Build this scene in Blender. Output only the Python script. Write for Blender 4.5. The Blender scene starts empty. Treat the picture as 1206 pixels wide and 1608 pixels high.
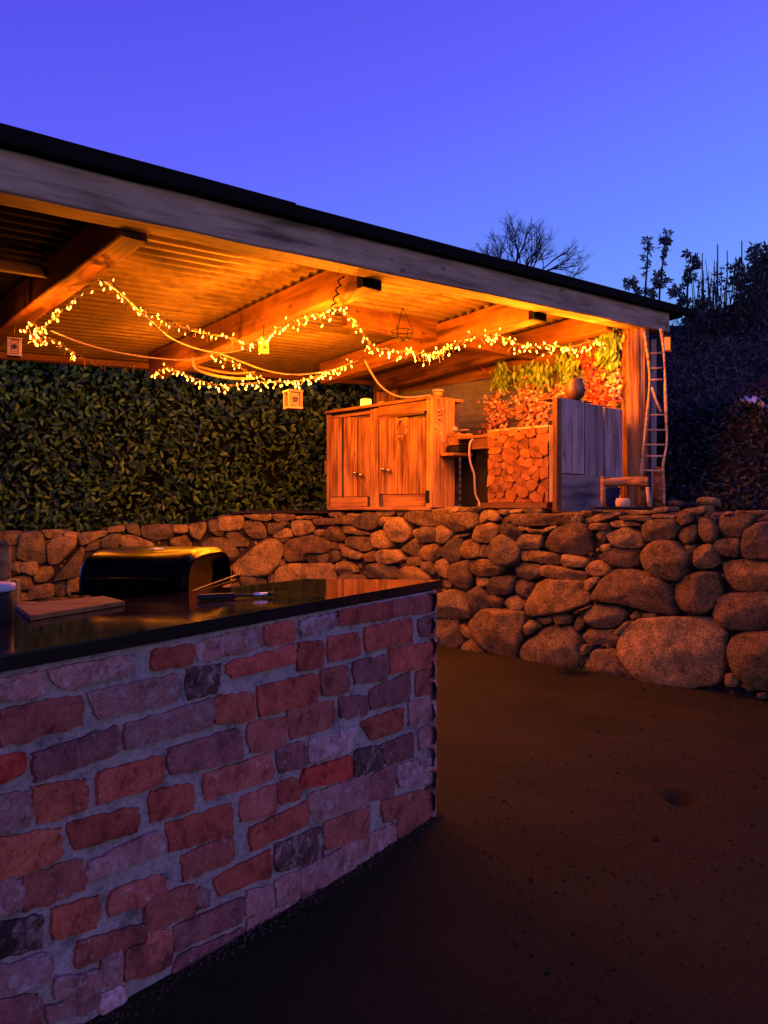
import bpy, bmesh, math, random
from mathutils import Vector, Matrix, noise
random.seed(11)
SC = bpy.context.scene
# ------------------------------------------------------------------ camera
F = 1208.0; CX = 603.0; HY = 795.0; H = 1.3
cam_d = bpy.data.cameras.new('camera'); cam = bpy.data.objects.new('camera', cam_d)
SC.collection.objects.link(cam); SC.camera = cam
cam.location = (0, 0, H); cam.rotation_euler = (math.pi/2, 0, 0)
cam_d.sensor_fit = 'VERTICAL'; cam_d.sensor_height = 32.0; cam_d.lens = 32.0*F/1608.0
cam_d.shift_y = -(804.0-HY)/1608.0
cam_d.clip_start = 0.05; cam_d.clip_end = 500
# ------------------------------------------------------------------ world (dusk sky)
W = bpy.data.worlds.new('World'); SC.world = W; W.use_nodes = True
nt = W.node_tree; nt.nodes.clear()
out = nt.nodes.new('ShaderNodeOutputWorld'); bg = nt.nodes.new('ShaderNodeBackground')
tc = nt.nodes.new('ShaderNodeTexCoord'); sep = nt.nodes.new('ShaderNodeSeparateXYZ')
nt.links.new(tc.outputs['Generated'], sep.inputs[0])
ramp = nt.nodes.new('ShaderNodeValToRGB')
el = ramp.color_ramp.elements
el[0].position = 0.0; el[0].color = (.24, .44, 1.0, 1)
el[1].position = 1.0; el[1].color = (.05, .045, .50, 1)
for p, c in ((.13, (.19, .39, 1.0, 1)), (.27, (.145, .255, 1.0, 1)), (.44, (.125, .135, 1.0, 1)), (.62, (.085, .075, .82, 1))):
    e = el.new(p); e.color = c
# warmer-brighter towards +X where the sun went down
mad = nt.nodes.new('ShaderNodeMath'); mad.operation = 'MULTIPLY_ADD'
mad.inputs[1].default_value = -.22
nt.links.new(sep.outputs['X'], mad.inputs[0]); nt.links.new(sep.outputs['Z'], mad.inputs[2])
nt.links.new(mad.outputs[0], ramp.inputs[0])
nt.links.new(ramp.outputs[0], bg.inputs[0]); bg.inputs[1].default_value = 1.0
nt.links.new(bg.outputs[0], out.inputs[0])
# ------------------------------------------------------------------ added pink twilight fill lamp from behind the camera, reddens the bricks
sd = bpy.data.lights.new('twilight_fill', 'SUN'); sun = bpy.data.objects.new('twilight_fill', sd)
SC.collection.objects.link(sun)
sd.energy = 0.40; sd.color = (1.0, .46, .62); sd.angle = math.radians(28)
sun.rotation_euler = Vector((-.55, .75, -.22)).to_track_quat('-Z', 'Y').to_euler()
SC.view_settings.view_transform = 'Standard'
try: SC.view_settings.look = 'None'
except Exception: pass
SC.view_settings.exposure = 0.0; SC.view_settings.gamma = 1.0
SC.view_settings.use_curve_mapping = False
SC.cycles.use_denoising = True
SC.cycles.max_bounces = 6
BULB_STRENGTH = 7.5
LAMP_WATT = 7.5
LAMP_COL = (1.0, .235, .006)

# ------------------------------------------------------------------ helpers
COL = SC.collection
WORLD = {}
def P(x, y, D):
    return Vector(((x-CX)*D/F, D, H+(HY-y)*D/F))
def link(name, me, mat=None, parent=None, mw=None):
    o = bpy.data.objects.new(name, me); COL.objects.link(o)
    mw = mw or Matrix.Identity(4)
    if mat is not None and me is not None and len(me.materials) == 0: me.materials.append(mat)
    if parent is not None:
        o.parent = parent; o.matrix_parent_inverse = Matrix.Identity(4)
        o.matrix_basis = WORLD[parent.name].inverted() @ mw
    else:
        o.matrix_basis = mw
    WORLD[o.name] = mw.copy()
    return o
def tag(o, label=None, cat=None, group=None, kind=None):
    if label: o['label'] = label
    if cat: o['category'] = cat
    if group: o['group'] = group
    if kind: o['kind'] = kind
    return o
def root(name, loc, label, cat, group=None):
    o = link(name, None, None, None, Matrix.Translation(loc)); o.empty_display_size = .1
    return tag(o, label, cat, group)
def mesh(name, vs, fs, smooth=False):
    me = bpy.data.meshes.new(name); me.from_pydata([tuple(v) for v in vs], [], fs)
    if smooth: me.polygons.foreach_set('use_smooth', [True]*len(me.polygons))
    me.update(); return me
def box_mesh(name, lx, ly, lz, bev=.004, rough=0.0, seg=0):
    bm = bmesh.new(); bmesh.ops.create_cube(bm, size=1.0)
    for v in bm.verts: v.co = Vector((v.co.x*lx, v.co.y*ly, v.co.z*lz))
    if seg:
        ed = [e for e in bm.edges if abs((e.verts[0].co-e.verts[1].co).x) > lx*.9]
        bmesh.ops.subdivide_edges(bm, edges=ed, cuts=seg, use_grid_fill=True)
    b = min(bev, .3*min(lx, ly, lz))
    if b > 0: bmesh.ops.bevel(bm, geom=bm.edges[:], offset=b, segments=1, affect='EDGES', clamp_overlap=True)
    if rough:
        s = random.random()*50
        for v in bm.verts:
            v.co += rough*noise.noise_vector(v.co*3.0+Vector((s, s, 0)))
    me = bpy.data.meshes.new(name); bm.to_mesh(me); bm.free(); return me
def obox(name, c, X, Y, Z, dims, mat, parent=None, bev=.004, rough=0.0, seg=0):
    """box; local X is the grain direction"""
    m = Matrix((X, Y, Z)).transposed().to_4x4(); m.translation = c
    return link(name, box_mesh(name, *dims, bev=bev, rough=rough, seg=seg), mat, parent, m)
ZV = Vector((0, 0, 1))
def beam(name, p0, p1, w, h, mat, parent=None, bev=.006, rough=.004, seg=8):
    """box between two bottom-centre points"""
    d = p1-p0; L = d.length; X = d.normalized(); Y = ZV.cross(X).normalized(); Z = X.cross(Y)
    return obox(name, (p0+p1)/2+Z*h/2, X, Y, Z, (L, w, h), mat, parent, bev, rough, seg)
def catmull(pts, n=6):
    P_ = [pts[0]*2-pts[1]]+list(pts)+[pts[-1]*2-pts[-2]]; r = []
    for i in range(1, len(P_)-2):
        a, b, c, d = P_[i-1:i+3]
        for k in range(n):
            t = k/n
            r.append(.5*((2*b)+(c-a)*t+(2*a-5*b+4*c-d)*t*t+(3*b-a-3*c+d)*t**3))
    r.append(pts[-1]); return r
def tube_data(pts, r, n=6, vs=None, fs=None, cap=True):
    vs = [] if vs is None else vs; fs = [] if fs is None else fs
    N = len(pts); base = len(vs)
    for i, p in enumerate(pts):
        t = (pts[min(i+1, N-1)]-pts[max(i-1, 0)])
        if t.length < 1e-9: t = Vector((0, 0, 1))
        t.normalize()
        u = t.cross(Vector((.31, .77, .21)) if abs(t.z) > .5 else ZV).normalized(); v = t.cross(u)
        rr = r(i/(N-1)) if callable(r) else r
        for k in range(n):
            a = 2*math.pi*k/n
            vs.append(p+(u*math.cos(a)+v*math.sin(a))*rr)
    for i in range(N-1):
        for k in range(n):
            a = base+i*n+k; b = base+i*n+(k+1) % n
            fs.append((a, b, b+n, a+n))
    if cap:
        fs.append(tuple(base+k for k in range(n))[::-1]); fs.append(tuple(base+(N-1)*n+k for k in range(n)))
    return vs, fs
def tube(name, pts, r, mat, parent=None, n=6, smooth=True):
    vs, fs = tube_data(pts, r, n)
    c = sum(pts, Vector())/len(pts)
    return link(name, mesh(name, [v-c for v in vs], fs, smooth), mat, parent, Matrix.Translation(c))
def lathe(name, prof, loc, mat, parent=None, n=20, mw=None, rough=0.0):
    vs = []; fs = []
    for (r, z) in prof:
        for k in range(n):
            a = 2*math.pi*k/n; v = Vector((r*math.cos(a), r*math.sin(a), z))
            if rough: v += rough*noise.noise_vector(v*9+Vector(loc)); 
            vs.append(v)
    for i in range(len(prof)-1):
        for k in range(n):
            a = i*n+k; b = i*n+(k+1) % n
            fs.append((a, b, b+n, a+n))
    fs.append(tuple(range(n))[::-1]); fs.append(tuple((len(prof)-1)*n+k for k in range(n)))
    return link(name, mesh(name, vs, fs, True), mat, parent, mw or Matrix.Translation(loc))

# ------------------------------------------------------------------ materials
def mat_base(name, rough=.8, spec=.3, metal=0.0):
    m = bpy.data.materials.new(name); m.use_nodes = True
    b = m.node_tree.nodes['Principled BSDF']
    b.inputs['Roughness'].default_value = rough; b.inputs['Metallic'].default_value = metal
    b.inputs['Specular IOR Level'].default_value = spec
    return m, m.node_tree, b
def N(nt, t, **k):
    n = nt.nodes.new(t)
    for a, v in k.items(): setattr(n, a, v)
    return n
def ramp_node(nt, fac, stops):
    r = N(nt, 'ShaderNodeValToRGB'); e = r.color_ramp.elements
    e[0].position = stops[0][0]; e[0].color = (*stops[0][1], 1)
    e[1].position = stops[-1][0]; e[1].color = (*stops[-1][1], 1)
    for p, c in stops[1:-1]:
        q = e.new(p); q.color = (*c, 1)
    nt.links.new(fac, r.inputs[0]); return r.outputs[0]
def noise_tex(nt, vec, scale, detail=6, rough=.6):
    n = N(nt, 'ShaderNodeTexNoise'); n.inputs['Scale'].default_value = scale
    n.inputs['Detail'].default_value = detail; n.inputs['Roughness'].default_value = rough
    nt.links.new(vec, n.inputs['Vector']); return n.outputs['Fac']
def bump(nt, b, h, strength=.5, dist=.01):
    n = N(nt, 'ShaderNodeBump'); n.inputs['Strength'].default_value = strength; n.inputs['Distance'].default_value = dist
    nt.links.new(h, n.inputs['Height']); nt.links.new(n.outputs[0], b.inputs['Normal'])
def mixc(nt, fac, a, b_, mode='MIX'):
    n = N(nt, 'ShaderNodeMix', data_type='RGBA', blend_type=mode)
    for sock, v in ((n.inputs[0], fac), (n.inputs[6], a), (n.inputs[7], b_)):
        if isinstance(v, (int, float)): sock.default_value = v
        elif isinstance(v, tuple): sock.default_value = (*v, 1)
        else: nt.links.new(v, sock)
    return n.outputs[2]
def mathn(nt, op, a, b_=None):
    n = N(nt, 'ShaderNodeMath', operation=op)
    for i, v in enumerate((a, b_)):
        if v is None: continue
        if isinstance(v, (int, float)): n.inputs[i].default_value = v
        else: nt.links.new(v, n.inputs[i])
    return n.outputs[0]
def wood(name, c0, c1, grain=26, bumps=.5, rough=.75):
    m, nt, b = mat_base(name, rough, .25)
    tc = N(nt, 'ShaderNodeTexCoord'); oi = N(nt, 'ShaderNodeObjectInfo')
    add = N(nt, 'ShaderNodeVectorMath', operation='ADD')
    sc = N(nt, 'ShaderNodeVectorMath', operation='SCALE'); cmb = N(nt, 'ShaderNodeCombineXYZ')
    nt.links.new(oi.outputs['Random'], cmb.inputs[0]); nt.links.new(oi.outputs['Random'], cmb.inputs[1])
    nt.links.new(cmb.outputs[0], sc.inputs[0]); sc.inputs['Scale'].default_value = 37
    nt.links.new(tc.outputs['Object'], add.inputs[0]); nt.links.new(sc.outputs[0], add.inputs[1])
    mp = N(nt, 'ShaderNodeMapping'); mp.inputs['Scale'].default_value = (1.3, grain, grain)
    nt.links.new(add.outputs[0], mp.inputs[0])
    g = noise_tex(nt, mp.outputs[0], 1.0, 8, .7)
    mp2 = N(nt, 'ShaderNodeMapping'); mp2.inputs['Scale'].default_value = (2.2, 6, 6)
    nt.links.new(add.outputs[0], mp2.inputs[0])
    g2 = noise_tex(nt, mp2.outputs[0], 1.0, 3, .5)
    vo = N(nt, 'ShaderNodeTexVoronoi'); vo.inputs['Scale'].default_value = 1.0
    mp3 = N(nt, 'ShaderNodeMapping'); mp3.inputs['Scale'].default_value = (3.2, 6.5, 6.5)
    nt.links.new(add.outputs[0], mp3.inputs[0]); nt.links.new(mp3.outputs[0], vo.inputs['Vector'])
    knot = ramp_node(nt, vo.outputs['Distance'], [(.04, (0, 0, 0)), (.13, (1, 1, 1))])
    f = mathn(nt, 'MULTIPLY_ADD', g, .75); nt.nodes[-1].inputs[2].default_value = 0
    f = mathn(nt, 'ADD', mathn(nt, 'MULTIPLY', g, .62), mathn(nt, 'MULTIPLY', g2, .38))
    c = ramp_node(nt, f, [(.38, tuple(x*.38 for x in c0)), (.46, c0), (.55, c1), (.68, tuple(min(1, x*1.2) for x in c1))])
    c = mixc(nt, 1.0, c, mixc(nt, .62, (1, 1, 1), knot), 'MULTIPLY')
    hv = N(nt, 'ShaderNodeHueSaturation'); nt.links.new(c, hv.inputs['Color'])
    vv = mathn(nt, 'ADD', mathn(nt, 'MULTIPLY', oi.outputs['Random'], .5), .75); nt.links.new(vv, hv.inputs['Value'])
    nt.links.new(hv.outputs[0], b.inputs['Base Color'])
    bump(nt, b, f, bumps, .006)
    return m
def stone_mat(name, cols, scale=9, bumps=1.0, dist=.035):
    m, nt, b = mat_base(name, .9, .2)
    geo = N(nt, 'ShaderNodeNewGeometry'); oi = N(nt, 'ShaderNodeObjectInfo')
    g1 = noise_tex(nt, geo.outputs['Position'], scale, 9, .68)
    g2 = noise_tex(nt, geo.outputs['Position'], scale*7, 6, .75)
    tone = ramp_node(nt, oi.outputs['Random'], cols)
    sh = ramp_node(nt, g1, [(.3, (.3, .3, .3)), (.48, (.9, .9, .9)), (.7, (1.6, 1.5, 1.4))])
    c = mixc(nt, 1.0, tone, sh, 'MULTIPLY')
    sp = ramp_node(nt, g2, [(.36, (.3, .3, .3)), (.5, (1, 1, 1)), (.64, (2.0, 1.9, 1.8))])
    c = mixc(nt, .75, c, sp, 'MULTIPLY')
    nt.links.new(c, b.inputs['Base Color'])
    hh = mathn(nt, 'ADD', g1, mathn(nt, 'MULTIPLY', g2, .45))
    bump(nt, b, hh, bumps, dist)
    return m
def simple(name, c, rough=.6, spec=.4, metal=0.0, var=.15, scale=20, bumps=.15):
    m, nt, b = mat_base(name, rough, spec, metal)
    geo = N(nt, 'ShaderNodeNewGeometry')
    g = noise_tex(nt, geo.outputs['Position'], scale, 5, .6)
    cc = ramp_node(nt, g, [(.3, tuple(x*(1-var) for x in c)), (.7, tuple(min(1, x*(1+var)) for x in c))])
    nt.links.new(cc, b.inputs['Base Color'])
    if bumps: bump(nt, b, g, bumps, .005)
    return m
def leaf_mat(name, stops, rough=.45, trans=.15, spec=.4):
    m, nt, b = mat_base(name, rough, spec)
    geo = N(nt, 'ShaderNodeNewGeometry'); oi = N(nt, 'ShaderNodeObjectInfo')
    r = mathn(nt, 'FRACT', mathn(nt, 'ADD', geo.outputs['Random Per Island'], mathn(nt, 'MULTIPLY', oi.outputs['Random'], 3.7)))
    c = ramp_node(nt, r, stops); nt.links.new(c, b.inputs['Base Color'])
    b.inputs['Subsurface Weight'].default_value = 0.0
    return m
def emis(name, c, s, base=(1, .8, .5)):
    m, nt, b = mat_base(name, .4)
    b.inputs['Base Color'].default_value = (*base, 1)
    b.inputs['Emission Color'].default_value = (*c, 1); b.inputs['Emission Strength'].default_value = s
    return m

M_old = wood('weathered_timber', (.25, .165, .095), (.36, .25, .155), 20, .4)
M_raf = wood('rafter_timber', (.12, .045, .010), (.18, .075, .020), 18)
M_cab = wood('stained_cabinet_wood', (.22, .085, .018), (.42, .19, .045), 30, .8)
M_grey = wood('grey_board_wood', (.22, .155, .125), (.34, .245, .205), 22, .4)
M_dark = wood('dark_wood', (.05, .035, .025), (.10, .07, .05))
M_wall = wood('gable_board_wood', (.16, .065, .02), (.24, .11, .035), 16)
M_trunk = wood('hewn_trunk_wood', (.14, .055, .015), (.34, .16, .05), 30, 1.0)
M_stick = wood('pale_stick_wood', (.36, .20, .09), (.55, .34, .17), 40)
M_slice = wood('log_slice_wood', (.20, .066, .010), (.30, .105, .020), 12, .3)
M_bark = simple('bark', (.07, .045, .03), .95, .1, 0, .5, 30, .8)
M_stone = stone_mat('field_stone', [(.0, (.075, .050, .026)), (.22, (.27, .155, .038)), (.4, (.14, .090, .034)), (.6, (.36, .215, .060)), (.8, (.20, .135, .046)), (1, (.085, .060, .032))])
M_core = simple('wall_core_earth', (.035, .025, .018), .98, .05, 0, .5, 12, .8)
M_black = simple('black_enamel', (.0025, .0022, .002), .24, .5, 1.0, .1, 20, 0)
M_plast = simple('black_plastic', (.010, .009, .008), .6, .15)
M_silv = simple('brushed_steel', (.6, .6, .6), .3, .5, 1.0, .05, 40, .05)
M_wire = simple('green_wire', (.09, .05, .025), .6, .3)
M_cable = simple('white_cable', (.30, .20, .15), .5, .4)
M_felt_shade = simple('edge_felt_bay_shade', (.007, .006, .005), .9, .05)  # felt of the roof edge; also painted shade on the end-bay sheet
M_bulb = emis('warm_bulb', (1.0, .27, .045), BULB_STRENGTH)
M_candle = emis('candle_glow', (1.0, .46, .05), 2.2, (.8, .5, .1))
M_amber = emis('amber_lantern_glass', (1.0, .24, .01), .75, (.25, .08, .01))
M_pot = simple('bronze_pot', (.16, .08, .035), .45, .5, .4, .4, 16, .4)
M_bucket = simple('blue_plastic', (.01, .03, .12), .45, .4)
M_rag = simple('pale_blue_cloth', (.34, .40, .62), .9, .1)
M_earth = None

# corrugated metal
def metal_sheet(name, c, rough, metal, lo=.6):
    m, nt, b = mat_base(name, rough, .4, metal)
    geo = N(nt, 'ShaderNodeNewGeometry')
    g = noise_tex(nt, geo.outputs['Position'], 3.2, 8, .7)
    cc = ramp_node(nt, g, [(.32, tuple(x*lo for x in c)), (.55, c), (.75, tuple(min(1, x*1.15) for x in c))])
    nt.links.new(cc, b.inputs['Base Color'])
    rr = ramp_node(nt, g, [(.3, (rough+.2,)*3), (.7, (rough,)*3)]); nt.links.new(rr, b.inputs['Roughness'])
    return m
M_roof = metal_sheet('roof_sheet_metal', (.17, .11, .05), .42, .35)
M_corr = metal_sheet('wall_sheet_metal', (.42, .38, .36), .30, .5)

# ground
def ground_mat():
    m, nt, b = mat_base('dark_packed_earth', .93, .12)
    geo = N(nt, 'ShaderNodeNewGeometry')
    a = noise_tex(nt, geo.outputs['Position'], 1.3, 6, .6); c = noise_tex(nt, geo.outputs['Position'], 60, 6, .7)
    d = noise_tex(nt, geo.outputs['Position'], 300, 3, .7)
    col = ramp_node(nt, a, [(.3, (.016, .014, .003)), (.5, (.024, .0195, .0045)), (.7, (.032, .024, .006))])
    sp = ramp_node(nt, c, [(.34, (.65, .65, .65)), (.5, (1, 1, 1)), (.66, (1.4, 1.35, 1.3))])
    sp2 = ramp_node(nt, d, [(.35, (.7, .7, .7)), (.7, (1.4, 1.4, 1.4))])
    col = mixc(nt, 1, mixc(nt, .8, col, sp, 'MULTIPLY'), sp2, 'MULTIPLY')
    nt.links.new(col, b.inputs['Base Color'])
    bump(nt, b, mathn(nt, 'ADD', a, mathn(nt, 'ADD', mathn(nt, 'MULTIPLY', c, .35), mathn(nt, 'MULTIPLY', d, .15))), .6, .03)
    return m
M_earth = ground_mat()
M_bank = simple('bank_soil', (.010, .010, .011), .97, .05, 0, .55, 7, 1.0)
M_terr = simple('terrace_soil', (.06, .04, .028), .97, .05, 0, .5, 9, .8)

# ------------------------------------------------------------------ frames of the place
A = Vector((1.084, 1.0, 0)).normalized()       # along the fascia (away to the right)
Bd = Vector((-A.y, A.x, 0))                    # square to it, away to the left
def fasD(x): return 5.304/(1.084-(x-CX)/F)     # outer fascia face
def wallD(x):                                  # dry stone wall face
    if x >= 480: return 7.463/(.954+(x-CX)/F)
    pts = [(480, 8.772), (420, 8.80), (360, 8.70), (200, 8.35), (0, 8.0), (-300, 7.6), (-900, 7.0)]
    for (x0, d0), (x1, d1) in zip(pts, pts[1:]):
        if x >= x1: t = (x-x0)/(x1-x0); return d0+(d1-d0)*t
    return 7.0
def gabD(x): return 8.92/((x-CX)/F+.9)

# ================================================================== GROUND
def ground_z(X, Y):
    z = .012*noise.noise(Vector((X*1.2, Y*1.2, 0)))+.004*noise.noise(Vector((X*7, Y*7, 3)))
    t = max(0, min(1, (2.9-Y)/1.3)); w = max(0, min(1, (.4-X)/.8)); z += .07*t*w
    r = math.hypot((X-1.33)/.062, (Y-3.45)/.085); z -= .06*math.exp(-(r**3))
    return z
xs = [-60, -30, -15, -8]+[-5+.25*i for i in range(20)]+[i*.06 for i in range(0, 60)]+[3.6+.25*i for i in range(14)]+[9, 15, 30, 60]
ys = [-40, -15, -6, -2]+[0+.1*i for i in range(16)]+[1.6+.06*i for i in range(60)]+[5.2+.2*i for i in range(22)]+[12, 20, 40, 80, 150]
xs = sorted(set(round(a, 3) for a in xs+[1.33+.02*i for i in range(-7, 8)])); ys = sorted(set(round(a, 3) for a in ys+[3.45+.025*i for i in range(-8, 9)]))
vs = [(x, y, ground_z(x, y)) for y in ys for x in xs]; nx = len(xs)
fs = [(j*nx+i, j*nx+i+1, (j+1)*nx+i+1, (j+1)*nx+i) for j in range(len(ys)-1) for i in range(nx-1)]
tag(link('ground', mesh('ground', vs, fs, True), M_earth), kind='structure')

# ================================================================== TERRACE + BANK
def terr_z(X, Y):
    left = max(0, min(1, (X+2.9)/1.2)); z = .93+.32*left
    s = X*A.x+Y*A.y
    if X > .5:
        t = max(0, min(1, (s-7.15)/.75)); z += .98*(t*t*(3-2*t))
        t = max(0, min(1, (s-7.9)/3.4)); z += 1.85*t
        if s > 7.2: z += .10*noise.noise(Vector((X*1.7, Y*1.7, z)))+.05*noise.noise(Vector((X*5, Y*5, z)))
    elif s > 12: z += 1.0
    return z
tv = []; tf = []; cols_ = []
pxs = [-900, -500, -200]+list(range(-100, 1240, 20))+list(range(1250, 1800, 50))
ddy = [.12, .4, .8, 1.1, 1.4, 1.7, 2.0, 2.2, 2.4, 2.6, 2.8, 3.0, 3.2, 3.5, 3.8, 4.2, 4.6, 5, 5.5, 6, 6.5, 7, 8, 9, 10, 12, 16, 25, 60]
for x in pxs:
    d = wallD(x); X = (x-CX)/F*d
    for q in ddy: tv.append((X, d+q, terr_z(X, d+q)-(.03 if q < .2 else 0)))
for X in (3.9, 4.1, 4.4, 4.8, 5.2, 5.6, 6, 6.5, 7, 8, 9, 11, 14, 20, 30):
    pxs.append(0)
    for q in ddy: tv.append((X, 3.9+q*1.25, terr_z(X, 3.9+q*1.25)-(1.5 if q < .2 else 0)))
n_ = len(ddy)
for i in range(len(pxs)-1):
    for j in range(n_-1): a = i*n_+j; tf.append((a, a+n_, a+n_+1, a+1))
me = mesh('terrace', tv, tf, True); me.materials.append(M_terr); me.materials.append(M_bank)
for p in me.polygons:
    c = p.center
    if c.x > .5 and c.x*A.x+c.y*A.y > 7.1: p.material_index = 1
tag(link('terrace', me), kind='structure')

# ================================================================== DRY STONE WALL
def clip_smooth(poly, it=1):
    for _ in range(it):
        r = []
        for i in range(len(poly)):
            a, b = poly[i], poly[(i+1) % len(poly)]
            r += [(a[0]*.86+b[0]*.14, a[1]*.86+b[1]*.14), (a[0]*.14+b[0]*.86, a[1]*.14+b[1]*.86)]
        poly = r
    return poly
def resample(poly, n):
    L = [0]
    for i in range(len(poly)):
        a, b = poly[i], poly[(i+1) % len(poly)]; L.append(L[-1]+math.hypot(a[0]-b[0], a[1]-b[1]))
    T = L[-1]; r = []; k = 0
    for i in range(n):
        t = T*i/n
        while L[k+1] < t: k += 1
        a, b = poly[k], poly[(k+1) % len(poly)]; f = (t-L[k])/max(1e-9, L[k+1]-L[k])
        r.append((a[0]+(b[0]-a[0])*f, a[1]+(b[1]-a[1])*f))
    return r
S1 = (360, 780, 3.547, '''970,125,1010,72,1300,70,1310,155,1080,165|-60,110,80,110,70,180,-60,190|80,105,230,98,230,130,150,130,90,115|235,100,350,100,355,130,250,135|370,110,460,110,460,120,380,122|555,90,610,88,615,110,560,112|460,125,600,122,605,150,480,158|605,110,640,105,710,120,680,155,605,150|650,98,740,95,730,110,660,108|690,150,760,85,820,100,840,160,790,185,700,165|800,85,920,72,910,95,830,108|930,75,1000,72,990,90,935,108|85,140,170,132,210,190,200,230,130,232,85,190|215,150,330,145,300,170,225,215|240,215,300,180,350,185,350,220,270,230|345,135,450,135,475,180,430,210,370,220|-20,210,40,195,115,255,100,275,20,280|275,235,345,235,330,260,285,250|20,380,190,240,270,240,300,290,270,380,210,440,40,435|305,290,370,235,480,215,550,260,545,310,450,310,430,350,330,365|485,190,520,182,510,220,490,215|515,200,560,170,635,170,640,230,600,250,520,225|635,170,680,165,790,205,780,215,650,200|640,240,670,222,790,230,780,290,740,305,640,265|850,115,940,115,880,150,850,160|890,150,960,115,1000,160,1010,220,970,255,920,240,885,180|795,210,850,190,890,210,920,270,860,290,810,280|1040,180,1160,172,1155,240,1070,255,1030,210|560,250,630,270,625,295,565,290|430,320,545,310,545,370,440,360|555,300,610,305,610,355,555,370|625,290,650,285,740,320,720,350,630,330|745,330,790,308,825,315,810,360,750,360|830,330,860,295,950,300,980,350,940,370,840,365|955,290,1035,230,1055,240,1050,325,1010,325|1060,310,1090,275,1165,265,1170,340,1130,360,1060,330|1000,345,1060,335,1085,370,1040,385,1010,380|1090,375,1130,370,1155,420,1140,440,1090,400|950,370,985,375,980,390,950,390|265,400,350,375,560,375,590,420,590,520,270,520|600,380,640,360,690,380,710,420,600,430|770,380,850,370,940,400,930,460,760,450|950,430,990,390,1050,395,1110,440,1090,490,950,490|60,450,120,440,200,465,200,500,70,500|215,440,255,430,255,480,220,480|260,360,310,350,310,380,270,390|10,490,60,480,70,530,10,530|0,290,50,300,30,350,0,350|620,430,750,440,740,560,620,560|600,530,700,520,760,620,600,640|770,470,930,470,930,590,780,600|270,540,580,540,570,680,280,690|50,520,240,520,240,640,60,650|960,510,1090,510,1080,620,950,620''')
S2 = (660, 780, 4.307, '''165,75,270,75,260,100,180,120|275,75,325,70,325,100,270,105|335,75,405,75,400,100,335,100|165,130,230,120,385,105,390,190,340,220,250,235,205,195,170,180|400,110,440,95,460,140,400,185|455,95,530,110,550,150,515,170,465,150|530,90,590,90,585,120,540,115|600,90,680,88,680,105,600,108|700,90,800,85,810,110,700,110|545,180,590,125,640,118,610,170|620,150,660,115,880,120,1085,110,1095,170,970,185,760,195,650,190|1085,100,1160,95,1160,125,1090,125|0,210,120,208,118,300,20,312,0,290|120,205,160,195,225,240,200,270,150,320,115,310|190,275,310,240,330,255,220,295|370,260,400,200,480,175,545,200,540,250,470,315,400,300,368,290|550,200,610,180,640,200,700,240,670,290,620,280,545,235|660,205,740,210,735,225,680,228|735,220,850,225,845,245,740,242|845,215,910,195,925,205,870,240|670,300,710,255,835,265,810,350,700,350,670,330|840,330,900,240,970,190,1110,185,1150,240,1150,380,1050,395,900,365|1155,190,1206,185,1230,215,1160,222|0,360,60,325,130,325,135,400,100,440,0,410|145,370,200,300,280,290,275,420,215,450,150,400|285,350,310,300,360,292,400,325,400,410,330,420,290,400|400,330,465,335,465,400,400,405|475,350,520,265,590,260,650,310,685,370,665,440,600,475,520,450,470,390|690,380,740,362,930,385,950,450,820,450,690,420|965,400,1010,390,1135,430,1120,480,965,465|20,445,80,445,110,500,80,540,25,490|-80,500,10,490,70,540,70,565,-80,575|120,440,175,422,195,460,185,550,140,530,115,480|200,480,260,440,350,435,350,560,320,630,250,610,200,550|360,430,480,430,580,480,540,530,420,535,360,500|370,540,470,545,470,600,380,605|155,565,205,580,200,610,155,610|660,470,700,440,830,465,820,530,740,565,665,540|820,480,880,465,1110,510,1115,565,1000,560,820,530|455,610,510,540,640,540,630,640,580,670,480,650|645,580,700,570,770,590,760,640,730,685,650,660|725,720,830,560,1110,575,1150,600,1150,700,1000,780,750,805,725,780|95,670,200,635,310,645,335,730,335,820,200,825,90,810|320,640,390,610,440,650,470,740,400,760,355,815,340,740|460,680,500,660,560,690,540,755,480,745|560,720,640,665,710,710,700,765,600,765|340,850,440,760,600,775,710,780,680,960,640,1115,520,1085,370,935|720,870,760,835,810,880,740,930,715,920|780,820,890,815,890,850,830,870|905,800,1010,795,1020,855,920,860|1020,790,1150,735,1160,745,1040,800|1045,860,1070,790,1105,785,1105,860,1070,910,1045,890|680,1060,720,990,860,880,1000,880,1070,960,1090,1080,1050,1160,850,1140,700,1100|100,830,200,835,260,880,290,1000,200,1060,100,1060|265,870,290,870,360,935,320,960,290,930|295,1010,350,965,400,985,450,1060,300,1060|1100,1010,1130,1005,1135,1060,1105,1070|-90,620,80,620,80,800,-90,800|-100,830,85,830,85,1060,-100,1060''')
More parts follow.
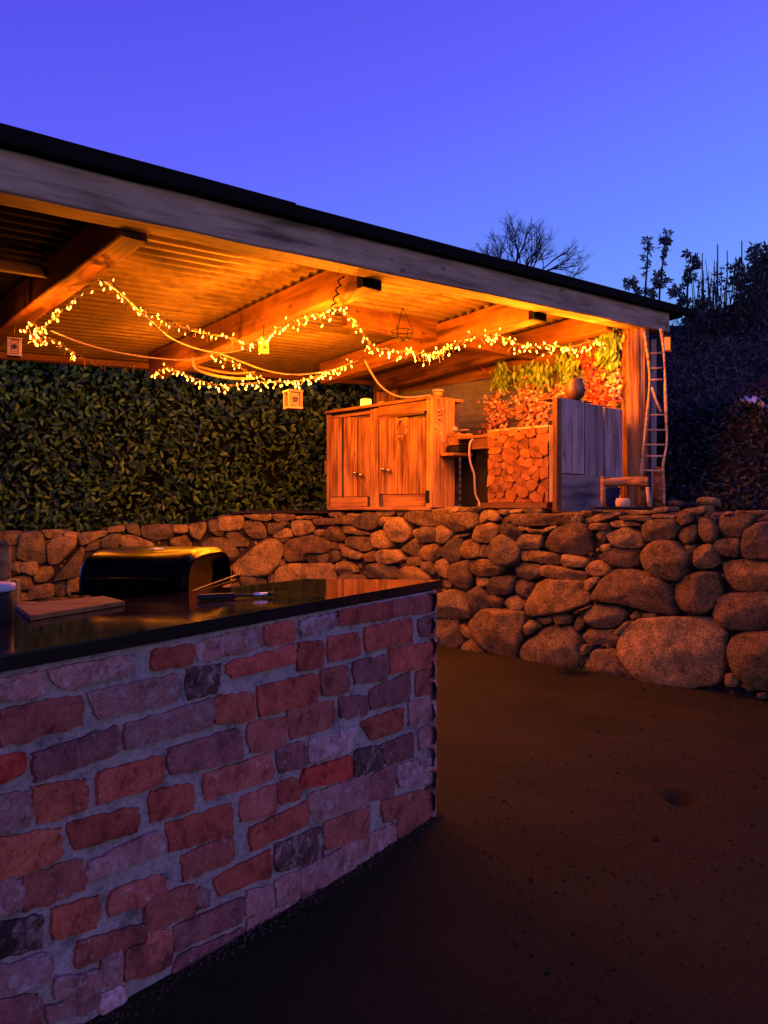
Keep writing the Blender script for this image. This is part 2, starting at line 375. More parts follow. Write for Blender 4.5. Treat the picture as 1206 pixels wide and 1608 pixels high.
S3 = (900, 780, 3.941, '''0,100,40,100,60,160,0,165|65,130,150,110,290,100,240,130,70,165|320,90,480,90,490,105,330,108|300,120,480,120,490,145,310,142|110,170,215,165,210,200,110,200|220,160,260,148,370,150,420,175,240,185|500,80,590,65,600,90,500,100|490,115,540,105,640,115,640,130,500,130|640,105,700,75,800,60,800,105,740,110|660,115,740,100,745,150,680,175,655,150|895,110,1120,110,1100,190,1050,250,910,250|1000,93,1150,85,1150,103,1000,104|1125,140,1206,110,1290,110,1290,140,1150,155|440,185,480,150,640,142,660,190,630,260,470,270,440,220|145,230,170,200,220,200,215,230,170,265|210,240,320,190,430,240,440,300,400,320,260,310,220,265|175,295,230,300,230,330,180,330|170,375,230,325,410,325,410,420,360,440,240,425|670,200,740,180,775,200,770,270,700,290,670,260|770,130,850,140,900,210,880,280,830,280,790,230|690,300,770,300,740,350,690,320|760,340,800,300,870,300,910,370,890,430,800,445,760,410|890,280,920,265,1045,265,1040,375,900,360|1055,280,1080,210,1150,165,1290,165,1290,385,1060,385|435,350,500,275,620,270,740,370,700,480,640,520,540,500,450,440|920,400,1206,392,1300,392,1300,580,1020,580,960,520|75,450,120,400,190,400,235,440,220,480,120,490|80,520,150,500,165,530,110,580,80,570|125,620,180,530,270,450,400,455,560,510,620,580,635,700,600,735,450,700,300,660,140,640|640,560,680,500,800,460,900,470,910,600,870,690,800,725,700,700,650,640|880,700,920,610,1206,590,1300,590,1300,820,950,820,880,740|75,760,110,670,290,680,330,740,260,800,150,810|270,840,330,770,360,780,340,820,280,860|360,740,400,705,420,740,370,755|430,715,520,730,510,745,430,740|50,870,90,825,240,825,280,870,260,920,90,915|60,930,100,920,95,970,65,970|80,1040,130,950,280,950,300,1030,400,1150,200,1150,100,1110|295,880,400,760,500,755,560,750,900,755,940,850,930,1000,900,1150,650,1175,430,1150,330,1020,285,960|970,950,1000,860,1080,840,1300,830,1300,1190,1130,1190,1000,1080|1040,1150,1110,1180,1100,1200,1040,1170|1150,1220,1190,1215,1190,1245,1150,1240|955,1100,1020,1100,1030,1170,955,1170|920,110,980,100,985,108,925,112|1310,400,1560,400,1560,600,1310,590|1310,170,1540,160,1540,380,1310,385|1310,620,1600,620,1600,900,1310,850|1310,900,1600,920,1620,1250,1310,1220''')
S4 = (0, 800, 3.174, '''20,110,100,112,110,170,30,175|105,115,200,115,230,190,225,260,190,270,85,240,90,190|205,105,320,105,310,130,240,145|310,108,385,120,380,140,320,130|240,160,300,135,380,145,380,180,300,260,245,275|390,120,540,108,520,130,450,165,400,180|270,350,400,190,420,200,400,330,290,350|420,200,450,165,510,150,500,190,440,205|510,150,560,120,610,125,590,185,510,185|600,140,650,125,770,170,740,185,610,185|540,90,620,82,615,105,545,112|625,80,690,72,695,130,640,115|705,85,860,75,860,140,760,155,710,130|865,80,935,78,930,115,865,115|940,80,1030,65,1020,110,990,155,950,130|1040,60,1100,50,1115,110,1100,135,1040,110|1110,50,1180,45,1190,95,1130,110|850,150,930,130,960,180,900,190,850,175|1000,180,1060,140,1140,150,1190,210,1170,250,1100,230,1020,190|60,265,110,265,100,320,60,300|110,265,180,260,190,300,160,330,100,300|165,340,200,290,250,285,270,320,230,355,180,360|60,340,150,330,160,390,80,400|150,390,260,370,270,430,130,450|270,370,330,355,330,420,300,440,270,420|340,350,400,340,400,430,340,430|40,180,85,190,80,250,40,250|60,420,140,420,140,450,60,455|200,440,400,440,400,500,200,500|-60,115,15,112,20,180,-60,190|-60,195,35,190,35,260,-60,260|-60,270,55,270,50,330,-60,340|-60,350,50,345,55,410,-60,410|-60,420,50,420,50,500,-60,500|60,465,190,465,180,560,60,560|450,215,700,215,690,380,440,370|710,215,980,215,980,380,700,380|1000,260,1150,270,1150,400,1000,400|420,390,650,390,650,560,420,540|670,400,900,400,900,560,680,560|920,400,1130,420,1120,560,930,560|200,520,400,520,400,640,200,640''')
def curve_n(x):      # outward normal in plan of the wall at px x
    a = P(x-6, 800, wallD(x-6)); b = P(x+6, 800, wallD(x+6)); t = (b-a); t.z = 0; t.normalize()
    return Vector((t.y, -t.x, 0))
pc = P(800, 800, wallD(800)); pc.z = 0
wall = root('stone_wall', pc, 'long retaining wall of rounded dry laid field stones below the shelter', 'stone wall')
path = [x for x in range(-600, 1700, 20)]
top_px = [(-900, 842), (0, 838), (150, 836), (200, 830), (300, 822), (345, 814), (500, 806), (640, 801), (1250, 800), (1700, 800)]
def topy(x):
    for (a, ya), (b, yb) in zip(top_px, top_px[1:]):
        if x <= b: return ya+(yb-ya)*(x-a)/(b-a)
    return 800
cv = []; cf = []
for x in path:
    n = curve_n(x); p = P(x, topy(x)+9, wallD(x))
    for (off, z) in ((-.03, -.25), (-.05, p.z-.02), (-.30, p.z), (-.42, -.25)):
        q = p+n*off; q.z = z; cv.append(q)
for i in range(len(path)-1):
    for k in range(3):
        a = i*4+k; cf.append((a, a+4, a+5, a+1))
tag(link('core', mesh('core', cv, cf), M_core, wall), 'dark earth packed between the stones')
stone_polys = []
for ox, oy, s, txt in (S1, S2, S3, S4):
    for t in txt.split('|'):
        v = [float(q) for q in t.split(',')]
        stone_polys.append([(ox+v[i]/s, oy+v[i+1]/s) for i in range(0, len(v), 2)])
x = 1303
while x < 1640:
    w = random.uniform(48, 66); y = 806
    hs_ = 1570/wallD(x+w/2)+HY+6
    while y < hs_-10:
        h = random.uniform(40, 80); h = min(h, hs_-y)
        stone_polys.append([(x+2, y+h*.2), (x+w*.3, y+1), (x+w-5, y+3), (x+w-1, y+h*.7), (x+w*.6, y+h-1), (x+5, y+h-3)])
        y += h+2
    x += w+2
for k, poly in enumerate(stone_polys):
    cx = sum(p[0] for p in poly)/len(poly); cy = sum(p[1] for p in poly)/len(poly)
    poly = [(cx+(p[0]-cx)*1.05+math.copysign(.9, p[0]-cx), cy+(p[1]-cy)*1.05+math.copysign(.9, p[1]-cy)) for p in poly]
    w = max(p[0] for p in poly)-min(p[0] for p in poly); h = max(p[1] for p in poly)-min(p[1] for p in poly)
    D0 = wallD(cx); size = min(w, h)*D0/F; bulge = min(.13, .34*size+.012)
    n = 34 if max(w, h) > 45 else 20
    pts = resample(clip_smooth(poly, 1 if k % 3 else 2), n)
    nrm = curve_n(cx); sd_ = Vector((k*1.7, k*.9, k*2.3)); org = P(cx, cy, D0)
    lift = random.uniform(-.03, .02)
    rings = [(1.0, -.22), (1.0, -.04), (.985, .42), (.945, .72), (.86, .92), (.72, 1.0), (.52, 1.02), (.28, 1.02)]
    cuts = []
    for q_ in range(random.choice((3, 4, 5))):
        th_c = random.random()*6.28; cuts.append((math.cos(th_c), math.sin(th_c), random.uniform(.35, 1.0), random.uniform(.95, 1.15)))
    hw_, hh_ = w/2, h/2
    def facet(x, y, d0):
        for (ca, sa, m1, m0) in cuts: d0 = min(d0, m0-m1*((x-cx)/hw_*ca+(y-cy)/hh_*sa)*.8)
        return max(d0, -.05)
    vs = []; fs = []
    for ri, (sc_, dep) in enumerate(rings):
        for (x, y) in pts:
            q = P(cx+(x-cx)*sc_, cy+(y-cy)*sc_, wallD(cx+(x-cx)*sc_))
            dep2 = dep if ri < 2 else facet(cx+(x-cx)*sc_, cy+(y-cy)*sc_, dep)
            d = -.16 if ri == 0 else bulge*(dep2-.25)
            nn = noise.noise((q)*7+sd_)*.8+noise.noise(q*19+sd_)*.3
            q = q+nrm*(d+lift+nn*.22*bulge*(1 if ri > 1 else .3))
            if ri in (1, 2, 3): q += Vector((nrm.y, -nrm.x, 0))*noise.noise(q*11+sd_)*.012+ZV*noise.noise(q*11-sd_)*.012
            vs.append(q-org)
    c0 = P(cx, cy, D0)+nrm*(bulge*(facet(cx, cy, 1.02)-.25)+lift); vs.append(c0-org); ci = len(vs)-1
    for r in range(len(rings)-1):
        for i in range(n):
            a = r*n+i; b = r*n+(i+1) % n; fs.append((a, b, b+n, a+n))
    for i in range(n): fs.append(((len(rings)-1)*n+i, (len(rings)-1)*n+(i+1) % n, ci))
    link('stone', mesh('stone', vs, fs, True), M_stone, wall, Matrix.Translation(org))
# small packing stones between the big ones
vs = []; fs = []
for k in range(700):
    x = random.uniform(-20, 1260); d = wallD(x); zt = H+(HY-topy(x)-6)*d/F
    z = random.uniform(0, zt); n = curve_n(x); c = P(x, 800, d); c.z = z; c += n*(-.035); r = random.uniform(.015, .04)
    b = len(vs); mx = Matrix.Rotation(random.random()*6, 3, Vector((random.random(), random.random(), 1)).normalized())
    for q in ((1, 0, 0), (-1, 0, 0), (0, 1, 0), (0, -1, 0), (0, 0, 1), (0, 0, -1), ): vs.append(c+mx @ Vector((q[0]*r*1.3, q[1]*r*.8, q[2]*r*.8)))
    for f in ((0, 2, 4), (2, 1, 4), (1, 3, 4), (3, 0, 4), (2, 0, 5), (1, 2, 5), (3, 1, 5), (0, 3, 5)): fs.append(tuple(b+i for i in f))
tag(link('packing_stones', mesh('packing_stones', vs, fs), M_stone, wall), kind='stuff')

# ================================================================== BRICK COUNTER
# vertical face plane: X = X0 - K*(Y0 - Y)
bX0, bY0, bK = .225, 3.26, .66
bdir = Vector((bK, 1, 0)).normalized(); bn = Vector((bdir.y, -bdir.x, 0))     # outward normal (towards the viewer's right)
bO = Vector((bX0, bY0, 0))
def bpx(x, y):
    c = (x-CX)/F; D = (bK*bY0-bX0)/(bK-c); return P(x, y, D)
def bloc(x, y):      # in-plane coordinates (along, up)
    p = bpx(x, y); return ((p-bO).dot(bdir), p.z)
def bworld(u, z, d): return bO+bdir*u+bn*d+ZV*z
counter = root('brick_counter', (bX0, bY0, 0), 'outdoor kitchen counter of reclaimed red brick with polished dark top', 'brick counter')
def brick_mat(name, c0, c1, pits=(.5, .45, .5), amount=.25):
    m, nt, b = mat_base(name, .88, .2)
    geo = N(nt, 'ShaderNodeNewGeometry'); oi = N(nt, 'ShaderNodeObjectInfo')
    pos = geo.outputs['Position']
    g = noise_tex(nt, pos, 14, 8, .7); g2 = noise_tex(nt, pos, 95, 6, .75); g3 = noise_tex(nt, pos, 26, 8, .75)
    c = ramp_node(nt, g, [(.36, tuple(x*.5 for x in c0)), (.47, c0), (.64, c1)])
    c = mixc(nt, .8, c, ramp_node(nt, g2, [(.3, (.4, .4, .4)), (.5, (1, 1, 1)), (.72, (1.45, 1.4, 1.4))]), 'MULTIPLY')
    f = ramp_node(nt, g3, [(.66-amount*.4, (0, 0, 0)), (.74-amount*.25, (.85, .85, .85))])
    c = mixc(nt, f, c, pits)
    hv = N(nt, 'ShaderNodeHueSaturation'); nt.links.new(c, hv.inputs['Color'])
    nt.links.new(mathn(nt, 'ADD', mathn(nt, 'MULTIPLY', oi.outputs['Random'], .5), .75), hv.inputs['Value'])
    nt.links.new(hv.outputs[0], b.inputs['Base Color'])
    bump(nt, b, mathn(nt, 'ADD', g, mathn(nt, 'ADD', mathn(nt, 'MULTIPLY', g2, .5), g3)), .75, .010)
    return m
BM = {'R': brick_mat('red_brick', (.37, .070, .045), (.46, .105, .062), (.46, .28, .26), .12),
      'O': brick_mat('orange_brick', (.38, .085, .045), (.45, .12, .06), (.46, .28, .26), .1),
      'B': brick_mat('bright_red_brick', (.46, .05, .03), (.55, .09, .05), (.42, .3, .3), .0),
      'M': brick_mat('mottled_brick', (.33, .085, .06), (.41, .12, .085), (.46, .28, .26), .2),
      'P': brick_mat('pale_brick', (.31, .13, .11), (.38, .17, .145), (.42, .30, .29), .4),
      'D': brick_mat('plum_brick', (.20, .068, .062), (.28, .10, .085), (.36, .26, .26), .2),
      'K': brick_mat('burnt_brick', (.075, .032, .028), (.13, .05, .042), (.36, .24, .22), .4),
      'W': brick_mat('lime_stained_brick', (.36, .15, .14), (.42, .22, .21), (.52, .42, .42), .5)}
M_mortar = brick_mat('lime_mortar', (.27, .22, .205), (.33, .265, .25), (.38, .31, .31), .2)
C4 = (0, 1000, 5.025, '''P,-60,345,335,275,360,450,-60,520|P,375,270,1010,150,1020,290,470,415|M,5,590,650,460,655,690,30,870|P,695,450,1402,300,1395,500,800,650|B,-80,960,205,915,200,1070,-80,1180|D,270,925,935,705,930,920,290,1140|P,990,690,1683,490,1683,690,1000,880|P,-80,1285,250,1225,250,1500,-80,1590|O,270,1200,680,1120,690,1360,300,1480|R,795,1080,1275,945,1275,1160,780,1310''')
C7 = (0, 1290, 4.02, '''O,-60,130,385,45,375,250,-60,380|R,435,20,880,-90,870,60,480,180|P,560,255,1010,50,1050,190,570,380|M,165,345,535,240,540,430,165,570|P,-80,420,150,350,150,560,-80,640|O,340,555,620,480,610,660,340,745|M,700,450,1040,330,1050,480,700,600|K,-60,680,275,590,270,780,-60,890|M,490,770,920,650,920,750,500,930|M,800,810,1080,720,1080,900,800,1010|W,-60,930,320,830,330,1010,-60,1140|P,340,1000,640,930,640,1060,350,1130|D,-60,1160,260,1080,260,1278,-60,1350|P,290,1170,640,1050,600,1180,300,1278|P,640,870,775,810,775,1010,650,1050|W,640,1090,800,1040,800,1150,640,1250|M,660,1270,1000,1080,1000,1250,660,1440|D,-60,1370,640,1290,600,1500,-60,1600''')
C5 = (230, 940, 5.025, '''D,185,1190,735,1030,740,1260,190,1390|M,810,1000,1105,930,1105,1160,830,1215|M,465,1390,980,1230,1000,1410,480,1590|R,45,430,370,355,365,510,50,570|P,400,375,605,290,610,455,410,490|P,615,290,920,230,920,375,620,455|R,940,225,1165,175,1165,330,945,370|K,325,570,590,520,570,740,330,800|R,630,510,1170,365,1170,500,680,620|O,540,790,835,735,850,950,545,985''')
C6 = (460, 910, 5.025, '''M,-30,1020,330,960,325,1150,-10,1260|D,-120,1335,90,1280,105,1465,-95,1530|W,70,330,345,265,345,360,80,440|R,370,255,770,180,770,300,370,355|M,800,175,1110,115,1110,245,810,290|R,50,510,230,490,240,680,50,715|R,285,460,520,430,530,590,290,650|R,575,385,930,315,940,490,590,555|D,1000,330,1115,270,1120,450,1010,440|M,230,720,430,690,440,880,240,920|D,485,660,740,600,740,790,500,815|R,770,560,1130,490,1130,670,780,735|D,375,940,585,920,585,1060,390,1090|D,625,880,920,740,915,950,620,1020|M,985,740,1140,700,1145,880,985,920|W,140,1280,510,1170,465,1350,150,1450|O,545,1130,870,1020,860,1180,640,1260|P,925,970,1140,930,1150,1090,930,1140|B,95,1510,450,1400,455,1560,70,1650|K,500,1360,710,1310,710,1480,495,1550|D,725,1310,945,1210,950,1400,740,1450|P,1005,1180,1160,1110,1165,1300,1010,1340|R,-270,855,195,745,190,950,-245,1080''')
C8 = (230, 1180, 2.5125, '''R,20,160,190,130,190,230,25,280|M,375,190,510,130,510,240,380,280|R,527,125,600,105,605,190,525,210|P,640,180,875,90,870,215,670,270|D,885,105,975,50,980,180,885,190|W,992,60,1160,10,1165,100,1000,140|R,90,290,340,205,340,325,100,395|R,415,300,635,200,635,290,420,390|M,935,200,1105,150,1110,215,945,280|D,1115,140,1165,120,1165,165,1118,190|M,705,290,880,220,870,340,710,385|M,145,410,345,330,345,430,155,510|K,515,375,690,300,700,420,520,475|P,837,350,980,290,985,380,835,470|M,1000,260,1165,170,1165,250,1000,350|R,268,500,490,390,490,490,290,570|P,612,470,755,395,755,510,615,560|P,762,390,825,350,825,465,760,500|M,5,580,190,530,190,640,0,720|P,200,550,250,540,250,610,200,630|P,515,510,603,475,610,570,520,610|D,115,690,380,580,380,680,115,790|P,397,560,495,530,490,620,400,650|M,0,720,100,700,100,800,0,870|D,120,810,380,700,380,800,120,900|P,400,670,600,590,600,700,400,790|D,620,570,820,510,820,600,620,690|P,840,490,1000,370,1000,470,840,570|D,1010,370,1160,270,1160,380,1010,470''')
def add_brick(u0, pts4, cls, nrm_fn, name='brick'):
    """pts4: in-plane (u,z) TL TR BR BL; nrm_fn(u,z,d)->world"""
    nu, nv = 14, 7; sd_ = Vector((random.random()*90, random.random()*90, 0))
    proud = random.uniform(.000, .007); c = Vector((sum(p[0] for p in pts4)/4, sum(p[1] for p in pts4)/4))
    org = nrm_fn(c.x, c.y, 0)
    TL, TR, BR, BL = [Vector(p) for p in pts4]
    wide = (TR-TL).length; tall = (TL-BL).length
    g = []; vs = []; fs = []
    for layer in (0, 1):
        for j in range(nv+1):
            for i in range(nu+1):
                s = i/nu; t = j/nv
                p = (BL*(1-s)+BR*s)*(1-t)+(TL*(1-s)+TR*s)*t
                e = min(s, 1-s)*wide; f = min(t, 1-t)*tall
                edge = min(e, f)
                # round the corners
                cr = .016
                if e < cr and f < cr and edge < 1e-6: p = p+(c-p).normalized()*random.uniform(.002, .009)
                if edge < 1e-6:
                    q = p*30+sd_.xy
                    p = p+Vector((noise.noise(Vector((q.x, q.y, 1))), noise.noise(Vector((q.x, q.y, 7)))))*.0075
                if layer == 0:
                    d = proud+.0035*noise.noise(Vector((p.x*20, p.y*20, sd_.x)))+.0028*noise.noise(Vector((p.x*75, p.y*75, sd_.x)))-.004*max(0, noise.noise(Vector((p.x*38, p.y*38, sd_.y)))-.25)*3
                    if edge < 1e-6: d -= .003
                    vs.append(nrm_fn(p.x, p.y, d)-org)
                elif edge < 1e-6:
                    vs.append(nrm_fn(p.x, p.y, -.06)-org)
                else: vs.append(None)
    # compact
    idx = {}; out = []
    for k, v in enumerate(vs):
        if v is not None: idx[k] = len(out); out.append(v)
    W_ = nu+1; NN = W_*(nv+1)
    for j in range(nv):
        for i in range(nu): a = j*W_+i; fs.append((idx[a], idx[a+1], idx[a+1+W_], idx[a+W_]))
    per = [(i, 0) for i in range(nu)]+[(nu, j) for j in range(nv)]+[(i, nv) for i in range(nu, 0, -1)]+[(0, j) for j in range(nv, 0, -1)]
    ring = {}
    for (i, j) in per: ring[(i, j)] = len(out); out.append(out[idx[j*W_+i]].copy())
    for k in range(len(per)):
        a = per[k][1]*W_+per[k][0]; b = per[(k+1) % len(per)][1]*W_+per[(k+1) % len(per)][0]
        fs.append((ring[per[k]], idx[a+NN], idx[b+NN], ring[per[(k+1) % len(per)]]))
    link(name, mesh(name, out, fs, True), BM[cls], counter, Matrix.Translation(org))
for ox, oy, s, txt in (C4, C7, C5, C6, C8):
    for t in txt.split('|'):
        f = t.split(','); v = [float(q) for q in f[1:]]
        q = [(ox+v[i]/s, oy+v[i+1]/s) for i in range(0, 8, 2)]
        cx = sum(p[0] for p in q)/4; cy = sum(p[1] for p in q)/4
        q = [(cx+(p[0]-cx)*1.04+math.copysign(1.6, p[0]-cx), cy+(p[1]-cy)*1.04+math.copysign(1.6, p[1]-cy)) for p in q]
        q = [bloc(*p)+(p[0],) for p in q]
        q = [((-.004 if p[2] > 680 else p[0]), p[1]) for p in q]
        add_brick(0, q, f[0], bworld)
# slab
def slabp(x, y, z):
    D = (H-z)*F/(y-HY); return Vector(((x-CX)*D/F, D, z))
ZS = H-.318                                       # polished top level
fl = slabp(0, 1030, ZS); fr = slabp(694.5, 910.5, ZS)
fd = (fr-fl).normalized(); fl2 = fl-fd*1.9
br = slabp(480, 909, ZS); bl = slabp(21, 958, ZS); bd_ = (bl-br).normalized(); bl2 = bl+bd_*2.1
th = .036
top = [fl2, fr, br, bl2]
bm = bmesh.new()
vt = [bm.verts.new(p) for p in top]; vb = [bm.verts.new(p-ZV*th) for p in top]
bm.faces.new(vt); bm.faces.new(vb[::-1])
for i in range(4): bm.faces.new((vt[i], vb[i], vb[(i+1) % 4], vt[(i+1) % 4]))
bmesh.ops.bevel(bm, geom=bm.edges[:], offset=.003, segments=2, affect='EDGES')
me = bpy.data.meshes.new('countertop'); bmesh.ops.recalc_face_normals(bm, faces=bm.faces); bm.to_mesh(me); bm.free()
def granite():
    m, nt, b = mat_base('polished_granite', .07, .75)
    geo = N(nt, 'ShaderNodeNewGeometry')
    g = noise_tex(nt, geo.outputs['Position'], 70, 8, .8); g2 = noise_tex(nt, geo.outputs['Position'], 5, 5, .6)
    c = ramp_node(nt, g, [(.35, (.006, .005, .004)), (.6, (.020, .014, .010)), (.75, (.06, .042, .03))])
    nt.links.new(c, b.inputs['Base Color'])
    rr = ramp_node(nt, g2, [(.3, (.045,)*3), (.7, (.12,)*3)]); nt.links.new(rr, b.inputs['Roughness'])
    bump(nt, b, g2, .05, .004)
    return m
M_gran = granite()
link('countertop', me, M_gran, counter)
# mortar body
zt = ZS-th-.002
def bodyp(d, u): return bO+bdir*u+bn*d
poly = [bO+bn*(-.010)+bdir*(-4.2), bO+bn*(-.010)+bdir*(-.001)]
p_end = bO+bn*(-.42)+bdir*(-.006)
poly += [p_end, Vector((bl2.x+.25, bl2.y+.06, 0))]
# keep the back inside the slab footprint
poly[2] = Vector((br.x+.06, br.y-.06, 0))
nseg = 60
vs = []; fs = []
a, b_ = poly[0], poly[1]
for i in range(nseg+1):
    for j in range(21):
        p = a.lerp(b_, i/nseg); z = -.2+(zt+.2)*j/20
        p = p+bn*(.007*max(0, min(1, (i/nseg-.97)/.03)))+bn*(.005*noise.noise(Vector((p.x*16, p.y*16, z*16)))+.0025*noise.noise(Vector((p.x*50, p.y*50, z*50)))); vs.append(Vector((p.x, p.y, z)))
for i in range(nseg):
    for j in range(20): q = i*21+j; fs.append((q, q+21, q+22, q+1))
o_ = len(vs)
for p in poly:
    vs.append(Vector((p.x, p.y, -.2))); vs.append(Vector((p.x, p.y, zt)))
for i in (1, 2, 3):
    j = (i+1) % 4; fs.append((o_+2*i, o_+2*j, o_+2*j+1, o_+2*i+1))
fs.append((o_+1, o_+3, o_+5, o_+7))
tag(link('mortar', mesh('mortar', vs, fs, True), M_mortar, counter), 'grey lime mortar between the bricks')
# end face bricks
e0 = bO+bdir*(-.001)-bn*.004; e1 = poly[2]; ed = (e1-e0); eL = ed.length; ed.normalize(); en = Vector((-ed.y, ed.x, 0))
if en.dot(bdir) < 0: en = -en
def eworld(u, z, d): return e0+ed*u+en*d+ZV*z
row = 0; z = -.06
while z < zt-.03:
    zz = min(z+.078, zt-.004); u = .002 if row % 2 else -.004; first = True
    while u < eL-.05:
        L = .10 if (first and row % 2) else .205; L = min(L, eL-u-.005)
        j = lambda: random.uniform(-.003, .003)
        add_brick(0, [(u+j(), zz+j()), (u+L+j(), zz+j()), (u+L+j(), z+j()), (u+j(), z+j())], random.choice('RMMPDOW'), lambda a, b, d: eworld(a, b, d-.004))
        u += L+.014; first = False
    z += .092; row += 1
# bricks of the face left of the picture
row = 0
uL = bloc(-14, 1200)[0]
z = -.02
while z < zt-.04:
    zz = min(z+.078, zt-.004); u = uL-.02-(.11 if row % 2 else 0)-.21
    for k in range(5):
        j = lambda: random.uniform(-.003, .003)
        if bworld(u, z, 0).y > .25:
            uu = u+.205
            lim = bloc(-14, HY+(H-z)*F/max(.4, bworld(uL, 0, 0).y))[0]
            add_brick(0, [(u+j(), zz+j()), (uu+j(), zz+j()), (uu+j(), z+j()), (u+j(), z+j())], random.choice('RMMPDO'), bworld)
        u -= .219
    z += .092; row += 1
# crumbs of mortar and soil along the foot
vs = []; fs = []
for k in range(700):
    u = random.uniform(-2.0, .0); d = abs(random.gauss(0, .03))+.0; p = bworld(u, 0, d); r = random.uniform(.002, .006)
    p.z = ground_z(p.x, p.y)+r*.3; b = len(vs); mx = Matrix.Rotation(random.random()*6, 3, Vector((random.random(), random.random(), .5)).normalized())
    for q in ((1, 0, 0), (-1, 0, 0), (0, 1, 0), (0, -1, 0), (0, 0, 1), (0, 0, -1)): vs.append(p+mx @ Vector((q[0]*r*1.3, q[1]*r, q[2]*r*.7)))
    for f in ((0, 2, 4), (2, 1, 4), (1, 3, 4), (3, 0, 4), (2, 0, 5), (1, 2, 5), (3, 1, 5), (0, 3, 5)): fs.append(tuple(b+i for i in f))
tag(link('mortar_crumbs', mesh('mortar_crumbs', vs, fs), M_terr), 'crumbs of mortar and soil along the foot of the brick counter', 'rubble', kind='stuff')

# ================================================================== SHELTER
sh_o = P(997, 800, 7.2)
shelter = root('timber_shelter', Vector((sh_o.x, sh_o.y, 1.25)), 'open timber shelter with corrugated lean-to roof strung with fairy lights', 'shelter')
def fp(x, y, r=0.0):            # point on outer fascia plane shifted back by r along Bd
    return P(x, y, fasD(x))+Bd*r
f0 = fp(1052, 522); f1 = fp(0, 301); fdir = (f1-f0).normalized()
f2 = f1+fdir*1.6; fh = .193
beam('fascia_beam', f0+Bd*.085, f2+Bd*.085, .17, fh, M_old, shelter, .01, .006, 30)
kz = (f0.z-f1.z)/((f0-f1).xy.length)            # rise per metre along A
def roofz(p):                                   # underside of the roof sheet at plan point p
    q = Vector((p.x, p.y, 0))-Vector((f0.x, f0.y, 0))
    return f0.z+fh+kz*q.dot(A)-.070*q.dot(Bd)
RL = 3.9
def plan(s, r):                                 # s measured from f0 along A, r along Bd
    return Vector((f0.x, f0.y, 0))+A*s+Bd*r
def rafter(px, r1, hgt, w=.13, mat=M_raf, r0=-.0, name='rafter'):
    d = fasD(px); c = P(px, 0, d); s = (Vector((c.x, c.y, 0))-Vector((f0.x, f0.y, 0))).dot(A)
    a = plan(s, r0+.172); b = plan(s, r1); a.z = roofz(a)-hgt-.015; b.z = roofz(b)-hgt-.015
    beam(name, a, b, w, hgt, mat, shelter, .008, .005, 14)
    k = plan(s, .170); k.z = a.z-.002
    if px in (612, 876): beam('end_cap', k-Bd*.004, k+Bd*.06, w+.012, hgt*.55, M_felt_shade, shelter, .001, 0, 0)  # near-black cap over the front end of the rafter
    return a, b, s
rA = rafter(236, 3.8, .20, .15); rB = rafter(612, 3.25, .225, .15); rC = rafter(876, 3.0, .225, .15)
rE = rafter(985, 3.3, .20, .12); rN = rafter(-420, 3.8, .27, .15)
# back plate
a = plan(.05, 3.62); b = plan(-7.2, 3.62); a.z = roofz(a)-.075; b.z = roofz(b)-.075
beam('wall_plate', a, b, .10, .06, M_raf, shelter, .008, .005, 20)
# cross tie seen under the third rafter
ta = P(835, 565, 8.17); tb = P(560, 540, 6.55)
tie0 = P(838, 566, 8.15); tie1 = tie0-A*2.6; tie1.z = tie0.z-.05
beam('tie_beam', tie1, tie0, .10, .22, M_raf, shelter)
# purlin in the dark bay
pa = plan(-5.4, 1.15); pb = plan(-7.6, 1.15); pa.z = roofz(pa)-.14; pb.z = roofz(pb)-.14
pd = P(204, 0, fasD(204)); sA = rA[2]
pa = plan(sA-.08, 1.2); pa.z = roofz(pa)-.13; pb = plan(sA-1.8, 1.2); pb.z = roofz(pb)-.13
beam('purlin', pa, pb, .05, .06, M_dark, shelter)
# corrugated sheets
def corrugated(name, s0, s1, r0, r1, zoff, mat, period=.105, amp=.019):
    nr = int((r1-r0)/period*12); vs = []; fs = []
    ns = 5
    org = plan((s0+s1)/2, (r0+r1)/2); org.z = roofz(org)
    for i in range(nr+1):
        r = r0+(r1-r0)*i/nr
        for k in range(ns):
            p = plan(s0+(s1-s0)*k/(ns-1), r); p.z = roofz(p)+zoff+amp*math.tanh(2*math.cos(2*math.pi*r/period))+amp
            vs.append(p-org)
    for i in range(nr):
        for k in range(ns-1):
            a = i*ns+k; fs.append((a, a+1, a+1+ns, a+ns))
    n0 = len(vs)
    vs += [v+ZV*.0015 for v in vs[:n0]]; fs += [tuple(q+n0 for q in f[::-1]) for f in fs]
    return link(name, mesh(name, vs, fs, True), mat, shelter, Matrix.Translation(org))
def s_of(px):
    c = P(px, 0, fasD(px)); return (Vector((c.x, c.y, 0))-Vector((f0.x, f0.y, 0))).dot(A)
sS = s_of(458)
corrugated('roof_sheet', .22, sS-.1, -.02, 2.0, .004, M_roof)
corrugated('roof_sheet', .22, sS-.1, 1.93, RL, .000, M_roof)
corrugated('roof_sheet', sS+.06, sA, -.02, 2.0, .000, M_roof)
corrugated('roof_sheet', sS+.06, sA, 1.93, RL, -.003, M_roof)
corrugated('roof_sheet', sA, -7.6, -.02, RL, .000, M_felt_shade)['label'] = 'roof sheet over the end bay, coloured near black for its shade'  # shade of the unlit bay put into the sheet colour
